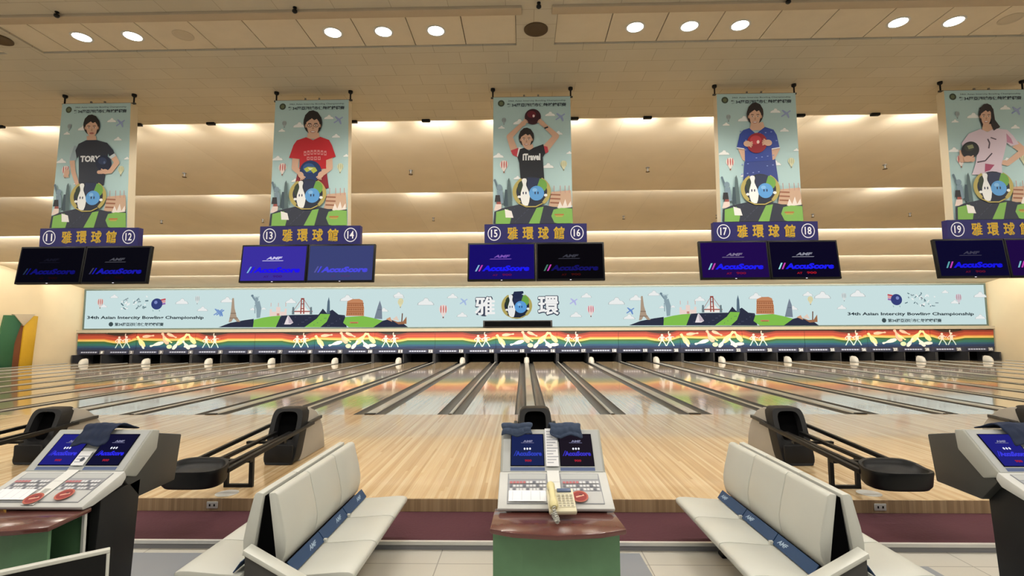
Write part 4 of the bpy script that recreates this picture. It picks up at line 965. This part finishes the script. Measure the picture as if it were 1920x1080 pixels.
# desk phone on the centre console
ka = math.atan2(.135, .35)
ph = thing('desk_telephone', 'cream corded desk phone lying on the centre console keyboard', 'telephone', (.085, 3.20, .665))
ph.rotation_euler = (.28, 0, .05)
MB().prism([(0, 0), (.0, .028), (.20, .05), (.215, .04), (.215, 0)], -.085, .085).build('base', M['cream'], ph, bevel=.008)
A = Art(lambda x, y: (x, y), .0003); A.box('#d9d3b8', -.025, .078, .002, .03, .15)
for r in range(5):
    for q in range(4): A.p('#a9a48e', [(-.02 + q * .025, .035 + r * .022), (-.004 + q * .025, .035 + r * .022), (-.004 + q * .025, .048 + r * .022), (-.02 + q * .025, .048 + r * .022)])
o = A.build('keypad', M['print'], ph); o.location = (0, 0.002, .031); o.rotation_euler = (-(PI / 2 - .11), 0, 0)
MB().box(-.02, .07, .165, .195, .044, .058).build('display', M.setdefault('lcd', mat('phone_display', '#5a6a8a', .2)), ph, bevel=.003)
mb = MB(); rings = []
for y, w, z0, z1 in ((-.005, .02, .035, .075), (.01, .027, .03, .085), (.045, .026, .035, .085), (.065, .019, .06, .088), (.155, .019, .065, .095), (.175, .026, .045, .097), (.205, .027, .042, .1), (.222, .02, .05, .092)):
    rings.append([(-.058 + w * math.cos(a), y, (z0 + z1) / 2 + (z1 - z0) / 2 * math.sin(a)) for a in [2 * PI * q / 12 for q in range(12)]])
mb.loft(rings); mb.build('handset', M.setdefault('cream2', mat('handset_cream', '#ded39c', .4)), ph, smooth=True)
pts = []
for q in range(90):
    a = q / 89; px = -.06 + .05 * a * math.sin(a * 5); py = -.01 - .075 * math.sin(a * PI) ; pz = .045 - .045 * min(1, a * 2) + .008
    if a > .5: px = -.045 - .04 * (a - .5)
    pts.append((px + .010 * math.cos(q * 1.1), py, pz + .008 + .010 * math.sin(q * 1.1)))
MB().tube(pts, .0032, 6).build('coiled_cord', M['white_plastic'], ph, smooth=True)

# ================================================================== BENCHES
def make_bench(lab, loc, rz, arm_flip):
    t = thing('bench', lab, 'bench', loc, rz, 'white back-to-back benches')
    Ls, n = .51, 3
    for s in (-1, 1):
        for q in range(n):
            y0 = -n * Ls / 2 + q * Ls + .002; y1 = y0 + Ls - .004
            prof = [(s * x, z) for x, z in ((.150, .405), (.30, .412), (.50, .428), (.56, .428), (.592, .418), (.60, .395), (.588, .365), (.55, .352), (.15, .345))]
            MB().prism(prof, y0, y1, 'y').build('seat', M['white_plastic'], t, bevel=.012)
            prof = [(s * x, z) for x, z in ((.016, .925), (.060, .930), (.080, .915), (.100, .83), (.128, .72), (.145, .62), (.142, .55), (.125, .485), (.110, .455), (.085, .455), (.05, .70))]
            MB().prism(prof, y0, y1, 'y').build('backrest', M['white_plastic'], t, bevel=.010)
            # blue label strip between seat and back
            A = Art(lambda x, y: (x, y), .0004); A.box('#1d3f66', -.25, .25, .006, 0, .085)
            A.t('#9fb6cc', 'AMF', .03 if s > 0 else -.21, .14 if s > 0 else -.10, .026, .06, .03, slant=.15)
            o = A.build('label_strip', M['print'], t); o.location = (s * .205, (y0 + y1) / 2, .418)
            o.rotation_euler = (-.62, 0, s * PI / 2)
        for q in (1, 2):
            MB().box(s * .21 - .012, s * .21 + .012, -n * Ls / 2 + q * Ls - .012, -n * Ls / 2 + q * Ls + .012, .40, .435).build('strip_clip', M['white_plastic'], t)
    MB().box(-.10, .10, -.74, .74, .28, .44).build('beam', M['soft_black'], t)
    MB().prism([(-.018, .90), (.018, .90), (.075, .44), (-.075, .44)], -.735, .735, 'y').build('core', M['deep_black'], t)  # black filler stands in for shade in the gap between the backrests
    for y in (-.5, .5):
        MB().box(-.42, .42, y - .03, y + .03, .29, .345).build('cross_arm', M['black'], t)
        MB().box(-.06, .06, y - .05, y + .05, .03, .30).build('leg', M['black'], t)
        MB().box(-.30, .30, y - .05, y + .05, .0, .03).build('foot', M['black'], t, bevel=.008)
    # sloping end panel at the near end
    f = arm_flip
    x0, z0, x1, z1 = (-.02, .635, .56, .32)
    MB().prism([(f * x0, 0.0), (f * x0, z0), (f * x1, z1), (f * x1, 0.0)], -.965, -.885, 'y').build('end_panel', M['dark_grey'], t, bevel=.006)
    MB().prism([(f * (x0 - .012), z0 - .02), (f * (x0 - .006), z0 + .016), (f * (x1 + .012), z1 + .010), (f * (x1 + .012), z1 - .025), (f * x0, z0 - .02)], -.975, -.872, 'y').build('end_panel_cap', M['white_plastic'], t, bevel=.006)
    MB().box(-.03, .03, -.89, -.74, .28, .34).build('end_bracket', M['black'], t)
    return t
make_bench('white back-to-back bench with blue strips left of the centre console', (-1.86, 4.175, FLOOR), .0, 1)
make_bench('white back-to-back bench with blue strips right of the centre console', (1.87, 4.175, FLOOR), math.radians(.8), -1)

# dark panel with a white rim in the near left corner
t = thing('low_partition', 'dark panel with white rim in the near left corner', 'partition', (-2.262, 2.61, FLOOR), math.atan2(.241, .298) + PI)
MB().box(0, 1.3, -.012, .012, .18, .885).build('board', M['black'], t)
MB().box(-.014, 1.31, -.02, .02, .885, .903).build('top_rim', M['white_plastic'], t, bevel=.004)
MB().box(-.014, 0, -.02, .02, .0, .885).build('side_rim', M['white_plastic'], t, bevel=.004)
for x in (.25, 1.05): MB().box(x - .03, x + .03, -.15, .15, 0, .03).build('foot', M['black'], t); MB().box(x - .02, x + .02, -.02, .02, .03, .2).build('post', M['black'], t)

bpy.context.view_layer.update()
